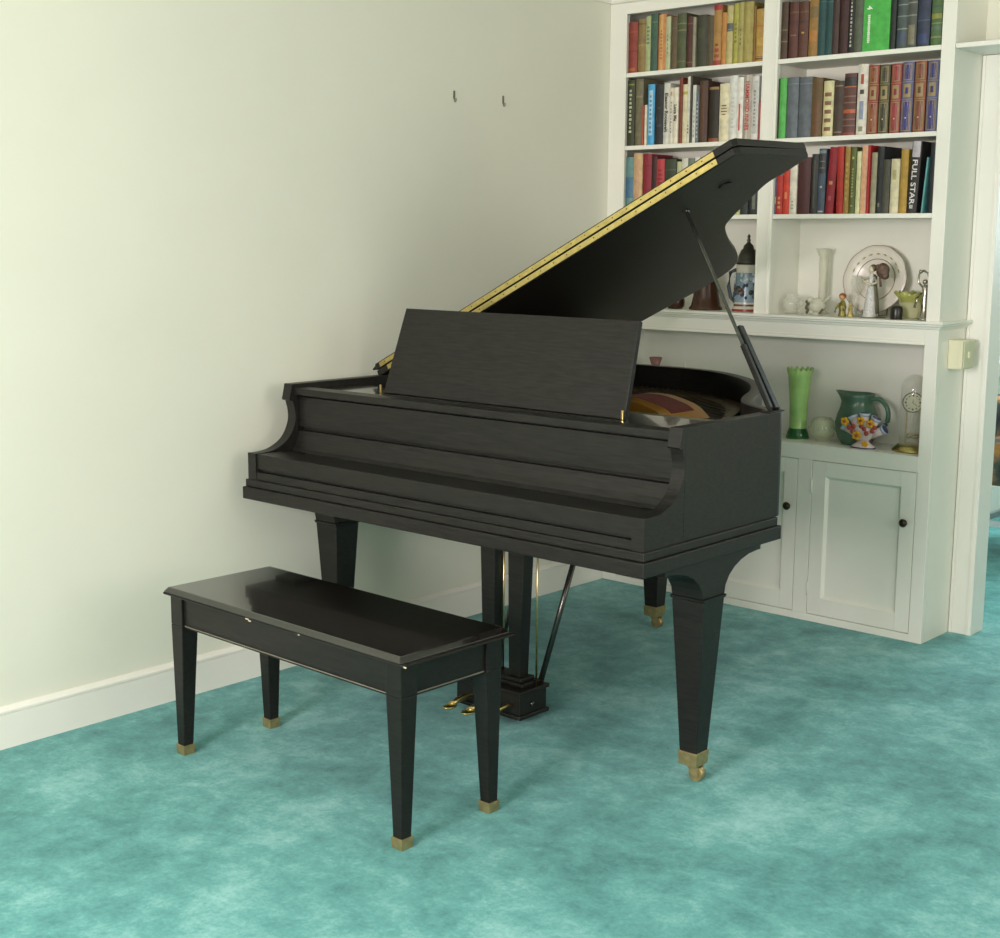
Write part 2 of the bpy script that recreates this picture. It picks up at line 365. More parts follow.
# ================================================================ BOOKS
def desat(c, k=0.13):
    v = [int(c[i:i + 2], 16) for i in (1, 3, 5)]; g = sum(v) / 3
    return '#%02x%02x%02x' % tuple(int(round(x + (g - x) * k)) for x in v)
def book(name, x0, x1, h, z, spec):
    """spec: dict c, bands [(f0,f1,color,inset)], lean, yf, label"""
    c = spec['c']; yf = spec.get('yf', 0.008 + random.uniform(-0.003, 0.005)); dep = spec.get('d', 0.125 + random.uniform(-0.01, 0.02))
    x0 += 0.0006; x1 -= 0.0006
    gy = lin(c); c_ = c; mc = mat('book_cover_' + c[1:], desat(c), spec.get('r', 0.6), var=0.18, scale=45, bump=0.05)
    wd = x1 - x0; bul = min(0.006, wd * 0.16) * spec.get('round', 1.0); t = min(0.002, wd * 0.16)
    def sp(off, inset=0.0):
        return [(x0 + inset + (wd - 2 * inset) * k / 6, yf + bul * (1 - math.sin(math.pi * (inset + (wd - 2 * inset) * k / 6) / wd)) - off) for k in range(7)]
    b = MB()
    outer = sp(0)
    poly = [(x0, yf + dep)] + outer + [(x1, yf + dep), (x1 - t, yf + dep)] + [(x1 - t, yf + bul + 0.004), (x0 + t, yf + bul + 0.004)] + [(x0 + t, yf + dep)]
    b.prism(poly, 'z', z + 0.0005, z + h, mc)
    b.box((x0 + t, yf + bul + 0.003, z + 0.002), (x1 - t, yf + dep - 0.003, z + h - 0.003), M_pages)
    for bd in spec.get('bands', []):
        f0, f1, cc = bd[:3]; ins = bd[3] * wd if len(bd) > 3 else 0.0
        mm = mat('book_print_' + cc[1:], desat(cc), 0.5, var=0.12, scale=60)
        o_ = sp(0.0005, ins) ; i_ = [(p[0], p[1] + 0.0012) for p in o_][::-1]
        b.prism(o_ + i_, 'z', z + h * f0, z + h * f1, mm)
    for (dx, f0, f1, hw, cc) in spec.get('marks', []):
        b.box(((x0 + x1) / 2 + dx - hw, yf - 0.0012, z + h * f0), ((x0 + x1) / 2 + dx + hw, yf + 0.002, z + h * f1), mat('book_print_' + cc[1:], cc, 0.5))
    lean = spec.get('lean', 0)
    if lean: b.rotate(math.radians(lean), 'Y', (x0 if lean < 0 else x1, yf, z))
    o = b.build('book', origin=((x0 + x1) / 2, yf + dep / 2, z))
    tag(o, spec['l'], 'book', spec['g'])
    for tx in spec.get('text', []):
        s, size, cc, fz, rotz, sq = tx[:6]
        m_ = mat('book_print_' + cc[1:], cc, 0.5)
        dx = math.sin(math.radians(lean)) * h * fz if lean else 0
        rot = {0: (math.pi / 2, 0, 0), 90: (math.pi / 2, math.pi / 2, 0), -90: (math.pi / 2, -math.pi / 2, 0)}[rotz]
        if lean: rot = (rot[0], rot[1] + math.radians(lean), 0)
        cx = (x0 + x1) / 2 + dx + (tx[6] if len(tx) > 6 else 0)
        text_mesh('lettering', s, size, m_, o, (cx, yf - 0.0012, z + h * fz), rot, squeeze=sq, bold=0.0004)
    return o
def strokes(f0, f1, col, n, ins=0.36):
    """short printed marks standing in a column, for titles too small to read"""
    out = []
    for i in range(n):
        a = f0 + (f1 - f0) * i / n; out.append((a, a + (f1 - f0) / n * 0.55, col, ins + 0.04 * ((i * 7) % 3 - 1)))
    return out
GOLD = '#94804f'
def ornate(c1, c2):
    return [(0.025, 0.45, GOLD, 0.10), (0.035, 0.44, c1, 0.16), (0.08, 0.38, c2, 0.27), (0.20, 0.22, '#c8b888', 0.44), (0.47, 0.478, GOLD, 0.02),
            (0.50, 0.69, GOLD, 0.18), (0.55, 0.64, c1, 0.36), (0.715, 0.723, GOLD, 0.02), (0.745, 0.97, GOLD, 0.14), (0.755, 0.96, c1, 0.20), (0.80, 0.91, c2, 0.28)]
SH = [('R1', 1.945, 'on the top shelf, left bay', 'books on the top shelf of the left bay'), ('R2', 1.68, 'on the second shelf, left bay', 'books on the second shelf of the left bay'), ('R3', 1.423, 'on the third shelf, left bay', 'books on the third shelf of the left bay'),
      ('S1', 1.945, 'on the top shelf, right bay', 'books on the top shelf of the right bay'), ('S2', 1.68, 'on the second shelf, right bay', 'books on the second shelf of the right bay'), ('S3', 1.423, 'on the third shelf, right bay', 'books on the third shelf of the right bay')]
X = {}
X['R1'] = [
 ((0.067, 0.091, 0.182), dict(c='#8e3b2e', l='plain brick red book', bands=[(0.42, 0.44, '#6d2a20'), (0.80, 0.82, '#a5502f'), (0.04, 0.10, '#b0602f', 0.2)])),
 ((0.091, 0.128, 0.189), dict(c='#8a7340', l='worn olive brown book beside the brick red book', bands=[(0.5, 0.53, '#a28a4d'), (0.9, 0.93, '#6d5930')])),
 ((0.128, 0.151, 0.197), dict(c='#a3ae74', l='pale green book with grey title marks', bands=strokes(0.5, 0.85, '#667b5e', 5, 0.25))),
 ((0.151, 0.184, 0.204), dict(c='#3a5b48', l='dark bottle green book', bands=[(0.84, 0.86, '#5a7458')])),
 ((0.186, 0.220, 0.197), dict(c='#c27c3c', l='orange book with a paler spine strip', bands=[(0.0, 1.0, '#cda05a', 0.3)] + strokes(0.2, 0.75, '#b9542c', 9, 0.38))),
 ((0.220, 0.241, 0.187), dict(c='#adb588', l='pale greenish white book', bands=strokes(0.3, 0.7, '#8f7e58', 5, 0.4))),
 ((0.243, 0.269, 0.183), dict(c='#5f5036', l='plain taupe brown book', bands=[(0.78, 0.80, '#6f6044')])),
 ((0.269, 0.308, 0.194), dict(c='#4d5635', l='broad moss green book with light bands', bands=[(0.68, 0.70, '#7a7a50'), (0.80, 0.82, '#7a7a50'), (0.12, 0.14, '#6c6c46')])),
 ((0.308, 0.336, 0.179), dict(c='#4f2c21', l='dark red brown book', bands=[(0.1, 0.12, '#7a5a38'), (0.85, 0.87, '#7a5a38')])),
 ((0.336, 0.348, 0.175), dict(c='#8f8e72', l='very thin grey book')),
 ((0.348, 0.393, 0.180), dict(c='#3c3e2d', l='broad blackish green book', bands=[(0.55, 0.75, '#45472f', 0.2)])),
 ((0.393, 0.424, 0.174), dict(c='#564c34', l='dark khaki brown book beside the red capped book')),
 ((0.424, 0.458, 0.207), dict(c='#a77c3c', l='tall tan book with red cap and red foot', bands=[(0.91, 1.0, '#a02a2c'), (0.0, 0.08, '#9c2f2a'), (0.13, 0.18, '#9c3a2c', 0.2), (0.22, 0.28, '#9c3a2c', 0.25), (0.32, 0.36, '#8c3a2c', 0.3)])),
 ((0.459, 0.479, 0.178), dict(c='#bd8136', l='narrow orange ochre book')),
 ((0.479, 0.505, 0.199), dict(c='#b5aa6b', l='pale khaki book with dark slate label', bands=[(0.56, 0.70, '#555c58'), (0.58, 0.60, '#83867a', 0.15)])),
 ((0.505, 0.526, 0.205), dict(c='#a3a13f', l='olive yellow book with brown marks', bands=strokes(0.35, 0.7, '#7b6e34', 5, 0.3))),
 ((0.526, 0.547, 0.206), dict(c='#a49b54', l='tall drab olive book', bands=strokes(0.3, 0.6, '#7d7440', 4, 0.35))),
 ((0.547, 0.587, 0.204), dict(c='#9c9044', l='broad mustard khaki book', bands=[(0.05, 0.95, '#a3974c', 0.28)])),
 ((0.587, 0.597, 0.187), dict(c='#86622a', l='slim brown book at the divider side')),
 ((0.597, 0.633, 0.176), dict(c='#b18c3a', l='golden book with orange and dark bands', bands=[(0.66, 0.69, '#c06a36'), (0.04, 0.07, '#6c4c28'), (0.09, 0.10, '#6c4c28'), (0.3, 0.45, '#c0983c', 0.15)])),
]
X['R2'] = [
 ((0.067, 0.084, 0.240), dict(c='#353c20', l='tall dark green book with pale vertical lettering', bands=[(0.92, 0.94, '#7c8a34', 0.1)] + strokes(0.2, 0.88, '#b9b896', 11, 0.36))),
 ((0.084, 0.120, 0.242), dict(c='#6d684a', l='tall drab grey olive book', bands=[(0.72, 0.75, '#857f5c', 0.1), (0.15, 0.2, '#7c6f4c', 0.1)])),
 ((0.121, 0.130, 0.145), dict(c='#a8482e', l='short narrow rust red book')),
 ((0.131, 0.142, 0.146), dict(c='#d8d0b0', l='short narrow white book')),
 ((0.142, 0.173, 0.219), dict(c='#3f9fce', l='bright sky blue book', bands=[(0.16, 0.9, '#9cc6d8', 0.22)] + strokes(0.2, 0.85, '#4a86a8', 9, 0.34))),
 ((0.173, 0.216, 0.216), dict(c='#2b2d2d', l='broad charcoal black book', bands=[(0.3, 0.34, '#3d4250', 0.3), (0.6, 0.62, '#48463e', 0.35)])),
 ((0.216, 0.244, 0.218), dict(c='#c9cab8', l='white book with dark vertical lettering', text=[('Eleanor Roosevelt', 0.019, '#3c3d38', 0.52, 90, 1.0)])),
 ((0.244, 0.262, 0.200), dict(c='#cfcbb4', l='white book with orange dot above its title', bands=[(0.86, 0.93, '#c98a4a', 0.3)] + strokes(0.2, 0.78, '#8d8d80', 10, 0.36))),
 ((0.262, 0.283, 0.200), dict(c='#dad5ba', l='cream book with short black title', text=[('Love Me', 0.017, '#35322c', 0.55, 90, 1.0)])),
 ((0.283, 0.298, 0.234), dict(c='#7c3a24', l='tall thin rust brown book')),
 ((0.298, 0.319, 0.209), dict(c='#d2caa0', l='cream book with yellow band', bands=[(0.83, 0.88, '#b5a832')])),
 ((0.319, 0.332, 0.235), dict(c='#cdccb8', l='tall very thin white book', bands=strokes(0.15, 0.3, '#6c6a5c', 3, 0.3))),
 ((0.332, 0.340, 0.237), dict(c='#4a4534', l='tall very thin black book')),
 ((0.341, 0.357, 0.204), dict(c='#c6cabd', l='narrow grey white book', bands=strokes(0.1, 0.6, '#9aa49c', 6, 0.36))),
 ((0.358, 0.372, 0.178), dict(c='#5f6c72', l='short slate blue book', bands=strokes(0.1, 0.85, '#a9ada0', 9, 0.3))),
 ((0.372, 0.409, 0.216), dict(c='#4b3426', l='broad chocolate brown book', bands=[(0.05, 0.95, '#5a3c28', 0.3)])),
 ((0.411, 0.453, 0.192), dict(c='#2b2419', l='broad black book with tan top', bands=[(0.95, 1.0, '#8a6c3a'), (0.0, 0.07, '#8a4c2c')])),
 ((0.454, 0.497, 0.201), dict(c='#d6cfa6', l='broad cream book with small brown title', bands=[(0.46, 0.48, '#8a6a44', 0.3), (0.51, 0.53, '#7a5a3a', 0.2), (0.56, 0.58, '#8a7250', 0.22), (0.61, 0.63, '#5a4a3a', 0.26)])),
 ((0.497, 0.532, 0.225), dict(c='#ced1c4', l='tall broad plain white book', bands=strokes(0.2, 0.7, '#bcc0b2', 8, 0.36))),
 ((0.532, 0.558, 0.217), dict(c='#d8d7c8', l='white book with thin red title', bands=[(0.16, 0.58, '#c8453c', 0.38)] )),
 ((0.558, 0.592, 0.223), dict(c='#a89e8c', l='grey book with large red vertical lettering', bands=[(0.0, 1.0, '#c4c0b0', 0.42)], text=[('HAMMOND INNES', 0.020, '#b8383a', 0.53, 90, 1.0)])),
 ((0.592, 0.620, 0.218), dict(c='#cbcdc3', l='pale grey book with grey vertical lettering', bands=[(0.1, 0.92, '#b9bbb0', 0.2)] + strokes(0.22, 0.8, '#7e8079', 10, 0.38))),
 ((0.622, 0.633, 0.130), dict(c='#a84c40', l='short narrow red book beside the divider')),
]
X['R3'] = [
 ((0.067, 0.086, 0.216), dict(c='#5f8a86', l='blue green book with darker middle band', bands=[(0.30, 0.66, '#3d6f8a')])),
 ((0.086, 0.127, 0.229), dict(c='#c3a36e', l='broad tan book', bands=[(0.0, 0.9, '#c79a74', 0.3)])),
 ((0.127, 0.167, 0.225), dict(c='#8c202c', l='broad deep crimson book', bands=[(0.8, 0.82, '#6a1822')])),
 ((0.167, 0.191, 0.214), dict(c='#3b201b', l='dark maroon brown book')),
 ((0.191, 0.227, 0.205), dict(c='#b8343a', l='bright red book', bands=strokes(0.4, 0.85, '#8f2026', 6, 0.2))),
 ((0.227, 0.279, 0.203), dict(c='#35412c', l='broad dark green book', bands=[(0.8, 0.82, '#4c5a3a')])),
 ((0.279, 0.304, 0.193), dict(c='#bcc08d', l='pale yellow green book')),
 ((0.304, 0.332, 0.204), dict(c='#c9c9b1', l='off-white book seen over the piano lid')),
 ((0.332, 0.358, 0.203), dict(c='#6c7a6a', l='sage grey book next to the piano lid edge')),
 ((0.358, 0.381, 0.207), dict(c='#d3d2c2', l='white book touching the piano lid edge')),
 ((0.509, 0.557, 0.178), dict(c='#bbb96c', l='yellow green book seen under the lid corner', bands=strokes(0.05, 0.5, '#a6a45a', 5, 0.1))),
 ((0.557, 0.589, 0.207), dict(c='#2b302e', l='black book seen under the piano lid')),
 ((0.589, 0.633, 0.183), dict(c='#2f3331', l='broad black book with grey mark', bands=[(0.1, 0.45, '#6d7366', 0.34)])),
]
X['S1'] = [
 ((0.714, 0.727, 0.189), dict(c='#4a3726', l='narrow dark brown book against the divider', bands=[(0.3, 0.32, '#7a6a44'), (0.5, 0.52, '#7a6a44')])),
 ((0.730, 0.766, 0.186), dict(c='#593328', l='mahogany book with arched line, left of pair', bands=[(0.40, 0.42, '#8a6450', 0.2), (0.62, 0.66, '#4a2820'), (0.80, 0.83, '#6d4a34')])),
 ((0.766, 0.803, 0.184), dict(c='#5b3729', l='mahogany book with yellow mark, right of pair', bands=[(0.43, 0.46, '#b89a34', 0.36), (0.62, 0.66, '#4a2c22'), (0.80, 0.83, '#6d4a34')])),
 ((0.805, 0.841, 0.204), dict(c='#957032', l='gold brown book with orange block', bands=[(0.24, 0.42, '#b0762f', 0.1), (0.62, 0.80, '#7a6438', 0.05), (0.92, 0.94, '#b08a3a')])),
 ((0.842, 0.871, 0.197), dict(c='#204a48', l='dark teal book, left of the teal pair', bands=[(0.88, 0.9, '#35605a')])),
 ((0.871, 0.898, 0.197), dict(c='#1d4644', l='dark teal book, right of the teal pair', bands=[(0.86, 0.88, '#35605a')])),
 ((0.898, 0.922, 0.196), dict(c='#43302a', l='narrow dark plum brown book')),
 ((0.922, 0.955, 0.198), dict(c='#3c221f', l='very dark maroon book')),
 ((0.955, 0.977, 0.203), dict(c='#20201d', l='black book with white vertical lettering', bands=strokes(0.1, 0.95, '#b9b7a2', 14, 0.38))),
 ((0.977, 1.009, 0.197), dict(c='#515a46', l='grey green book left of the bright green one')),
 ((1.010, 1.105, 0.206), dict(c='#45b344', l='very broad bright green book numbered 4', round=0.15, marks=[(-0.026, 0.13 + k * 0.029, 0.153 + k * 0.029, 0.0042 if k % 3 else 0.0035, '#d9e6cc') for k in range(15)], text=[('4', 0.026, '#e6eede', 0.665, 90, 1.0, -0.026)])),
 ((1.107, 1.125, 0.196), dict(c='#242c26', l='thin black book right of the bright green one')),
 ((1.125, 1.163, 0.198), dict(c='#465450', l='slate green book with pale rings', bands=[(0.30, 0.32, '#7e8a7e'), (0.5, 0.515, '#7e8a7e'), (0.68, 0.695, '#7e8a7e'), (0.1, 0.26, '#414e60', 0.1)])),
 ((1.163, 1.195, 0.196), dict(c='#4d5247', l='grey book with beige lower block', bands=[(0.05, 0.36, '#777458', 0.15), (0.14, 0.17, '#55523c'), (0.5, 0.52, '#7c8276'), (0.7, 0.72, '#7c8276')])),
 ((1.196, 1.239, 0.198), dict(c='#2f3a4d', l='broad navy book', bands=[(0.06, 0.2, '#2f3f68', 0.15), (0.4, 0.42, '#46505c')])),
 ((1.241, 1.277, 0.196), dict(c='#4e6c3c', l='green book with yellow and grey bands', bands=[(0.42, 0.50, '#8a8c3a'), (0.12, 0.15, '#7a8a5a'), (0.24, 0.30, '#55705c'), (0.34, 0.36, '#7a8a5a'), (0.6, 0.62, '#3c5a4c'), (0.75, 0.77, '#7a8a5a')])),
]
X['S2'] = [
 ((0.7145, 0.706, 0.201), dict(c='#35301f', l='paper thin dark book against the divider')),
 ((0.7065, 0.734, 0.202), dict(c='#4fb04c', l='thin bright green book'  )),
 ((0.734, 0.778, 0.203), dict(c='#5d666b', l='blue grey book, left of the matching pair', bands=[(0.88, 0.9, '#70787a')])),
 ((0.778, 0.829, 0.201), dict(c='#596267', l='blue grey book, right of the matching pair', bands=[(0.88, 0.9, '#70787a')])),
 ((0.830, 0.871, 0.194), dict(c='#604b26', l='olive brown book with reddish lower half', bands=[(0.0, 0.6, '#6a4426', 0.25)])),
 ((0.872, 0.911, 0.182), dict(c='#c9c28c', l='cream book with brown squares', bands=[(0.10 + i * 0.155, 0.17 + i * 0.155, '#7c5634', 0.18) for i in range(5)])),
 ((0.912, 0.949, 0.179), dict(c='#44362b', l='dark brown book with faint gold dots', bands=[(0.9, 0.92, '#8a744c', 0.1), (0.06, 0.08, '#8a744c', 0.1)])),
 ((0.948, 0.993, 0.201), dict(c='#5d3a30', l='brown book with orange and black bands', bands=[(0.80, 0.94, '#2c2824'), (0.775, 0.79, '#b3683a'), (0.36, 0.42, '#b5552c'), (0.0, 0.05, '#8a4436'), (0.52, 0.54, '#7a6050'), (0.62, 0.64, '#7a6050'), (0.25, 0.27, '#7a6050'), (0.15, 0.17, '#7a6050')])),
 ((0.995, 1.033, 0.227), dict(c='#cfccb9', l='white book with red and blue printing', bands=[(0.72, 0.86, '#a8453a', 0.36), (0.58, 0.64, '#3c3a30', 0.3), (0.22, 0.48, '#7f8ca0', 0.3), (0.05, 0.12, '#8a8c6c', 0.3)], lean=0)),
 ((1.036, 1.074, 0.221), dict(c='#8f3a2c', l='red and gold ornate book beside the white one', bands=ornate('#7c2620', '#8f4a24'))),
 ((1.076, 1.113, 0.219), dict(c='#494c2c', l='dark green and gold ornate book', bands=ornate('#2c3a24', '#2f3326'))),
 ((1.115, 1.152, 0.220), dict(c='#963832', l='crimson and gold ornate book between green and blue', bands=ornate('#8a2230', '#9c2c34'))),
 ((1.154, 1.194, 0.222), dict(c='#56587a', l='blue ornate book between the red and brown', bands=ornate('#28287a', '#32347c'))),
 ((1.195, 1.235, 0.222), dict(c='#8c4a28', l='brown and gold ornate book', bands=ornate('#6c3422', '#7c3c2c'))),
 ((1.238, 1.277, 0.221), dict(c='#565a7e', l='blue ornate book at the right end', bands=ornate('#26286a', '#30327a'))),
]
X['S3'] = [
 ((0.7145, 0.707, 0.121), dict(c='#4f587c', l='short blue book against the divider', bands=[(0.3, 0.5, '#b0a070')])),
 ((0.708, 0.733, 0.133), dict(c='#b4281d', l='narrow scarlet book with gold flecks, left one', bands=strokes(0.15, 0.5, '#c98a4a', 3, 0.3))),
 ((0.733, 0.759, 0.150), dict(c='#c83420', l='orange red book left of the white one', bands=[(0.35, 0.5, '#d8784a', 0.32)])),
 ((0.760, 0.788, 0.167), dict(c='#d2cdb6', l='cream white book left of the maroon one', bands=strokes(0.1, 0.3, '#a09c84', 3, 0.34))),
 ((0.789, 0.838, 0.191), dict(c='#47211f', l='broad maroon book')),
 ((0.838, 0.864, 0.201), dict(c='#30322e', l='charcoal book with a grey line', bands=[(0.1, 0.9, '#42443c', 0.36)])),
 ((0.864, 0.892, 0.218), dict(c='#40505f', l='slate blue book with black banded label', bands=[(0.62, 0.92, '#2a2c2c'), (0.70, 0.71, '#8a8c84', 0.1), (0.80, 0.81, '#8a8c84', 0.1), (0.93, 0.97, '#68807c'), (0.03, 0.05, '#a8a894', 0.15), (0.4, 0.43, '#a8a894', 0.35)])),
 ((0.893, 0.925, 0.221), dict(c='#8e1622', l='leaning crimson book with gold emblem', lean=3.0, bands=[(0.44, 0.49, '#b88a4a', 0.3), (0.2, 0.27, '#a4424a', 0.32)])),
 ((0.940, 0.965, 0.222), dict(c='#b1271a', l='plain red book between crimson and tan', lean=-1.0)),
 ((0.966, 0.985, 0.220), dict(c='#9a782f', l='narrow ochre tan book', bands=strokes(0.2, 0.8, '#b8984c', 7, 0.34))),
 ((0.985, 1.006, 0.219), dict(c='#58642d', l='olive green book with pale vertical title', bands=[(0.82, 0.85, '#b9b56c', 0.34), (0.11, 0.13, '#b9b56c', 0.34)] + strokes(0.25, 0.7, '#a7a661', 10, 0.38))),
 ((1.007, 1.024, 0.204), dict(c='#d3d39a', l='narrow pale yellow book')),
 ((1.025, 1.048, 0.222), dict(c='#e0b48c', l='salmon and white book', bands=[(0.0, 1.0, '#e3a273', 0.3), ] )),
 ((1.049, 1.059, 0.222), dict(c='#b12323', l='thin bright red book')),
 ((1.060, 1.081, 0.198), dict(c='#9b9676', l='short grey green book')),
 ((1.081, 1.105, 0.217), dict(c='#242828', l='narrow black book left of the grey one', bands=[(0.1, 0.16, '#74705a', 0.34)])),
 ((1.106, 1.131, 0.174), dict(c='#4b4b3c', l='short dark olive grey book')),
 ((1.132, 1.162, 0.175), dict(c='#d1c9a0', l='short cream book with small emblem', bands=[(0.62, 0.80, '#b5aa68', 0.3)])),
 ((1.163, 1.190, 0.205), dict(c='#b38e35', l='golden yellow book')),
 ((1.192, 1.226, 0.228), dict(c='#2f2a28', l='black book with large white vertical lettering', lean=2.4, bands=[(0.78, 1.0, '#b5b0b4', 0.1)], text=[('FULL STAR', 0.024, '#d8d6d0', 0.44, 90, 1.25), ('III', 0.016, '#d8d6d0', 0.09, 0, 1.0)])),
 ((1.237, 1.2415, 0.120), dict(c='#4d7068', l='tiny dark teal booklet behind teal book', yf=0.04)),
 ((1.2440, 1.2500, 0.177), dict(c='#58a09f', l='thin leaning teal book', lean=4.0)),
 ((1.264, 1.292, 0.223), dict(c='#232729', l='tall black book at the right end')),
]
for key, z, phrase, grp in SH:
    sh_ = 0.018 if key[0] == 'R' else 0.0137
    for q_, ((x0, x1, h), sp) in enumerate(X[key]):
        x0 = x0 if q_ == 0 else x0 + sh_; x1 = min(x1 + sh_, 0.6535 if key[0] == 'R' else 1.2985)
        sp['l'] = sp['l'] + ' ' + phrase; sp['g'] = grp
        book('book', x0, x1, h, z, sp)

exec_after = None
# ================================================================ PIANO
PX0, PX1 = 0.075, 1.495
ZR = 0.905
pn = thing('grand_piano', (0.785, -1.0, 0), 'black ebonized baby grand piano with its lid propped open', 'piano')
E_ = M_ebony
def smooth_path(pts, n=6):
    """Catmull-Rom through pts"""
    out = []
    for i in range(len(pts) - 1):
        p0 = Vector(pts[max(i - 1, 0)]); p1 = Vector(pts[i]); p2 = Vector(pts[i + 1]); p3 = Vector(pts[min(i + 2, len(pts) - 1)])
        for k in range(n):
            t = k / n
            out.append(tuple(0.5 * ((2 * p1) + (-p0 + p2) * t + (2 * p0 - 5 * p1 + 4 * p2 - p3) * t * t + (-p0 + 3 * p1 - 3 * p2 + p3) * t ** 3)))
    out.append(tuple(pts[-1])); return out
def arc(cx, cy, r, a0, a1, n=8):
    return [(cx + r * math.cos(math.radians(a0 + (a1 - a0) * k / n)), cy + r * math.sin(math.radians(a0 + (a1 - a0) * k / n))) for k in range(n + 1)]
YT = -0.36    # tail
bent = smooth_path([(1.455, -1.190), (1.40, -1.152), (1.33, -1.085), (1.265, -0.975), (1.195, -0.825), (1.10, -0.67), (0.99, -0.545), (0.86, -0.44), (0.74, -0.38), (0.62, YT)], 6)
rim = [(PX0, -1.65), (PX0, YT - 0.11)] + arc(PX0 + 0.11, YT - 0.11, 0.11, 180, 90, 7)[1:] + bent[::-1] + arc(PX1 - 0.04, -1.230, 0.04, 65, 0, 5)[1:] + [(PX1, -1.65)]
def offset_path(pts, d):
    out = []
    for i, p in enumerate(pts):
        a = Vector(pts[max(i - 1, 0)]); c = Vector(pts[min(i + 1, len(pts) - 1)])
        t = (c - a).normalized(); n = Vector((t.y, -t.x))
        out.append((p[0] + n.x * d, p[1] + n.y * d))
    return out
inner = offset_path(rim, 0.035)
b = MB()
n = len(rim)
def ring(path, z): return [b.bm.verts.new((p[0], p[1], z)) for p in path]
o0, o1, i0, i1 = ring(rim, 0.636), ring(rim, ZR), ring(inner, 0.636), ring(inner, ZR)
fs = []
for k in range(n - 1):
    fs += [b.bm.faces.new([o0[k], o0[k + 1], o1[k + 1], o1[k]]), b.bm.faces.new([i0[k + 1], i0[k], i1[k], i1[k + 1]]), b.bm.faces.new([o1[k], o1[k + 1], i1[k + 1], i1[k]]), b.bm.faces.new([o0[k + 1], o0[k], i0[k], i0[k + 1]])]
fs += [b.bm.faces.new([o0[0], o1[0], i1[0], i0[0]]), b.bm.faces.new([o0[-1], i0[-1], i1[-1], o1[-1]])]
b._fin(fs, E_, False)
for f in fs: f.smooth = max(e.calc_length() for e in f.edges if abs(e.verts[0].co.z - e.verts[1].co.z) < 1e-4) < 0.09
b.build('rim', pn, bevel=0.0012)
# arms (cheeks) at both ends of the keyboard
armp = [(-1.664, ZR), (-1.673, 0.866), (-1.675, 0.860), (-1.672, 0.857)] + smooth_path([(-1.662, 0.855), (-1.654, 0.825), (-1.654, 0.795), (-1.668, 0.762), (-1.692, 0.737), (-1.730, 0.719), (-1.770, 0.713), (-1.805, 0.713)], 4) + [(-1.805, 0.634), (-1.6502, 0.634), (-1.6502, ZR)]
for xa in (PX0, PX1 - 0.035):
    MB().prism(armp, 'x', xa, xa + 0.035, E_).build('arm', pn, bevel=0.0005)
# keybed with moulded base
b = MB(); b.box((PX0 - 0.010, -1.820, 0.578), (PX1 + 0.012, -1.222, 0.614), E_)
b.box((PX0 - 0.005, -1.812, 0.614), (PX1 + 0.006, -1.232, 0.636), E_)
b.build('keybed', pn, bevel=0.003)
MB().prism([(p[0], p[1]) for p in inner], 'z', 0.645, 0.70, M_black).build('case_bottom', pn)
# key slip / front rail
b = MB()
b.box((PX0 + 0.035, -1.800, 0.668), (PX1 - 0.035, -1.705, 0.711), E_)
b.box((PX0 + 0.035, -1.790, 0.659), (PX1 - 0.035, -1.705, 0.668), M_black)
b.box((PX0 + 0.035, -1.803, 0.636), (PX1 - 0.035, -1.705, 0.659), E_)
b.build('key_slip', pn, bevel=0.0012)
# fallboard (closed key cover)
fp = [(-1.655, 0.893), (-1.655, 0.874), (-1.622, 0.873), (-1.622, 0.866), (-1.636, 0.866), (-1.636, 0.776), (-1.620, 0.774), (-1.620, 0.766), (-1.641, 0.766), (-1.643, 0.752), (-1.650, 0.732), (-1.660, 0.716), (-1.672, 0.707), (-1.682, 0.706), (-1.684, 0.700), (-1.676, 0.694), (-1.60, 0.694), (-1.60, 0.893)]
MB().prism(fp, 'x', PX0 + 0.035, PX1 - 0.035, E_).build('fallboard', pn, bevel=0.0012)
for xa in (PX0 + 0.036, PX1 - 0.036 - 0.07):
    MB().box((xa, -1.712, 0.69), (xa + 0.07, -1.67, 0.708), M_black).build('key_block', pn, bevel=0.002)
MB().box((PX0 + 0.035, -1.72, 0.66), (PX1 - 0.035, -1.60, 0.698), M_black).build('key_well', pn)
# music shelf, glossy
MB().box((PX0 + 0.036, -1.60, 0.868), (PX1 - 0.036, -1.40, 0.888), M_gloss).build('music_shelf', pn, bevel=0.0015)
# music desk
th = math.radians(16)
b = MB()
y0, z0_, H = -1.528, 0.889, 0.252
b.prism([(0.358, 0), (1.228, 0), (1.216, H), (0.382, H)], 'y', 0, 0.016, E_)
b.prism([(0.358, 0), (1.228, 0), (1.216, H), (0.382, H)], 'y', 0.0, 0.0005, E_) if False else None
b.rotate(-th, 'X', (0, 0, 0))
for v in b.bm.verts: v.co += Vector((0, y0, z0_))
dk = b.build('music_desk', pn, bevel=0.0015)
for xx in (0.352, 1.226):
    MB().box((xx - 0.003, y0 - 0.009, 0.8885), (xx + 0.003, y0 - 0.004, 0.912), M_brass).build('hinge_pin', dk, bevel=0.001)
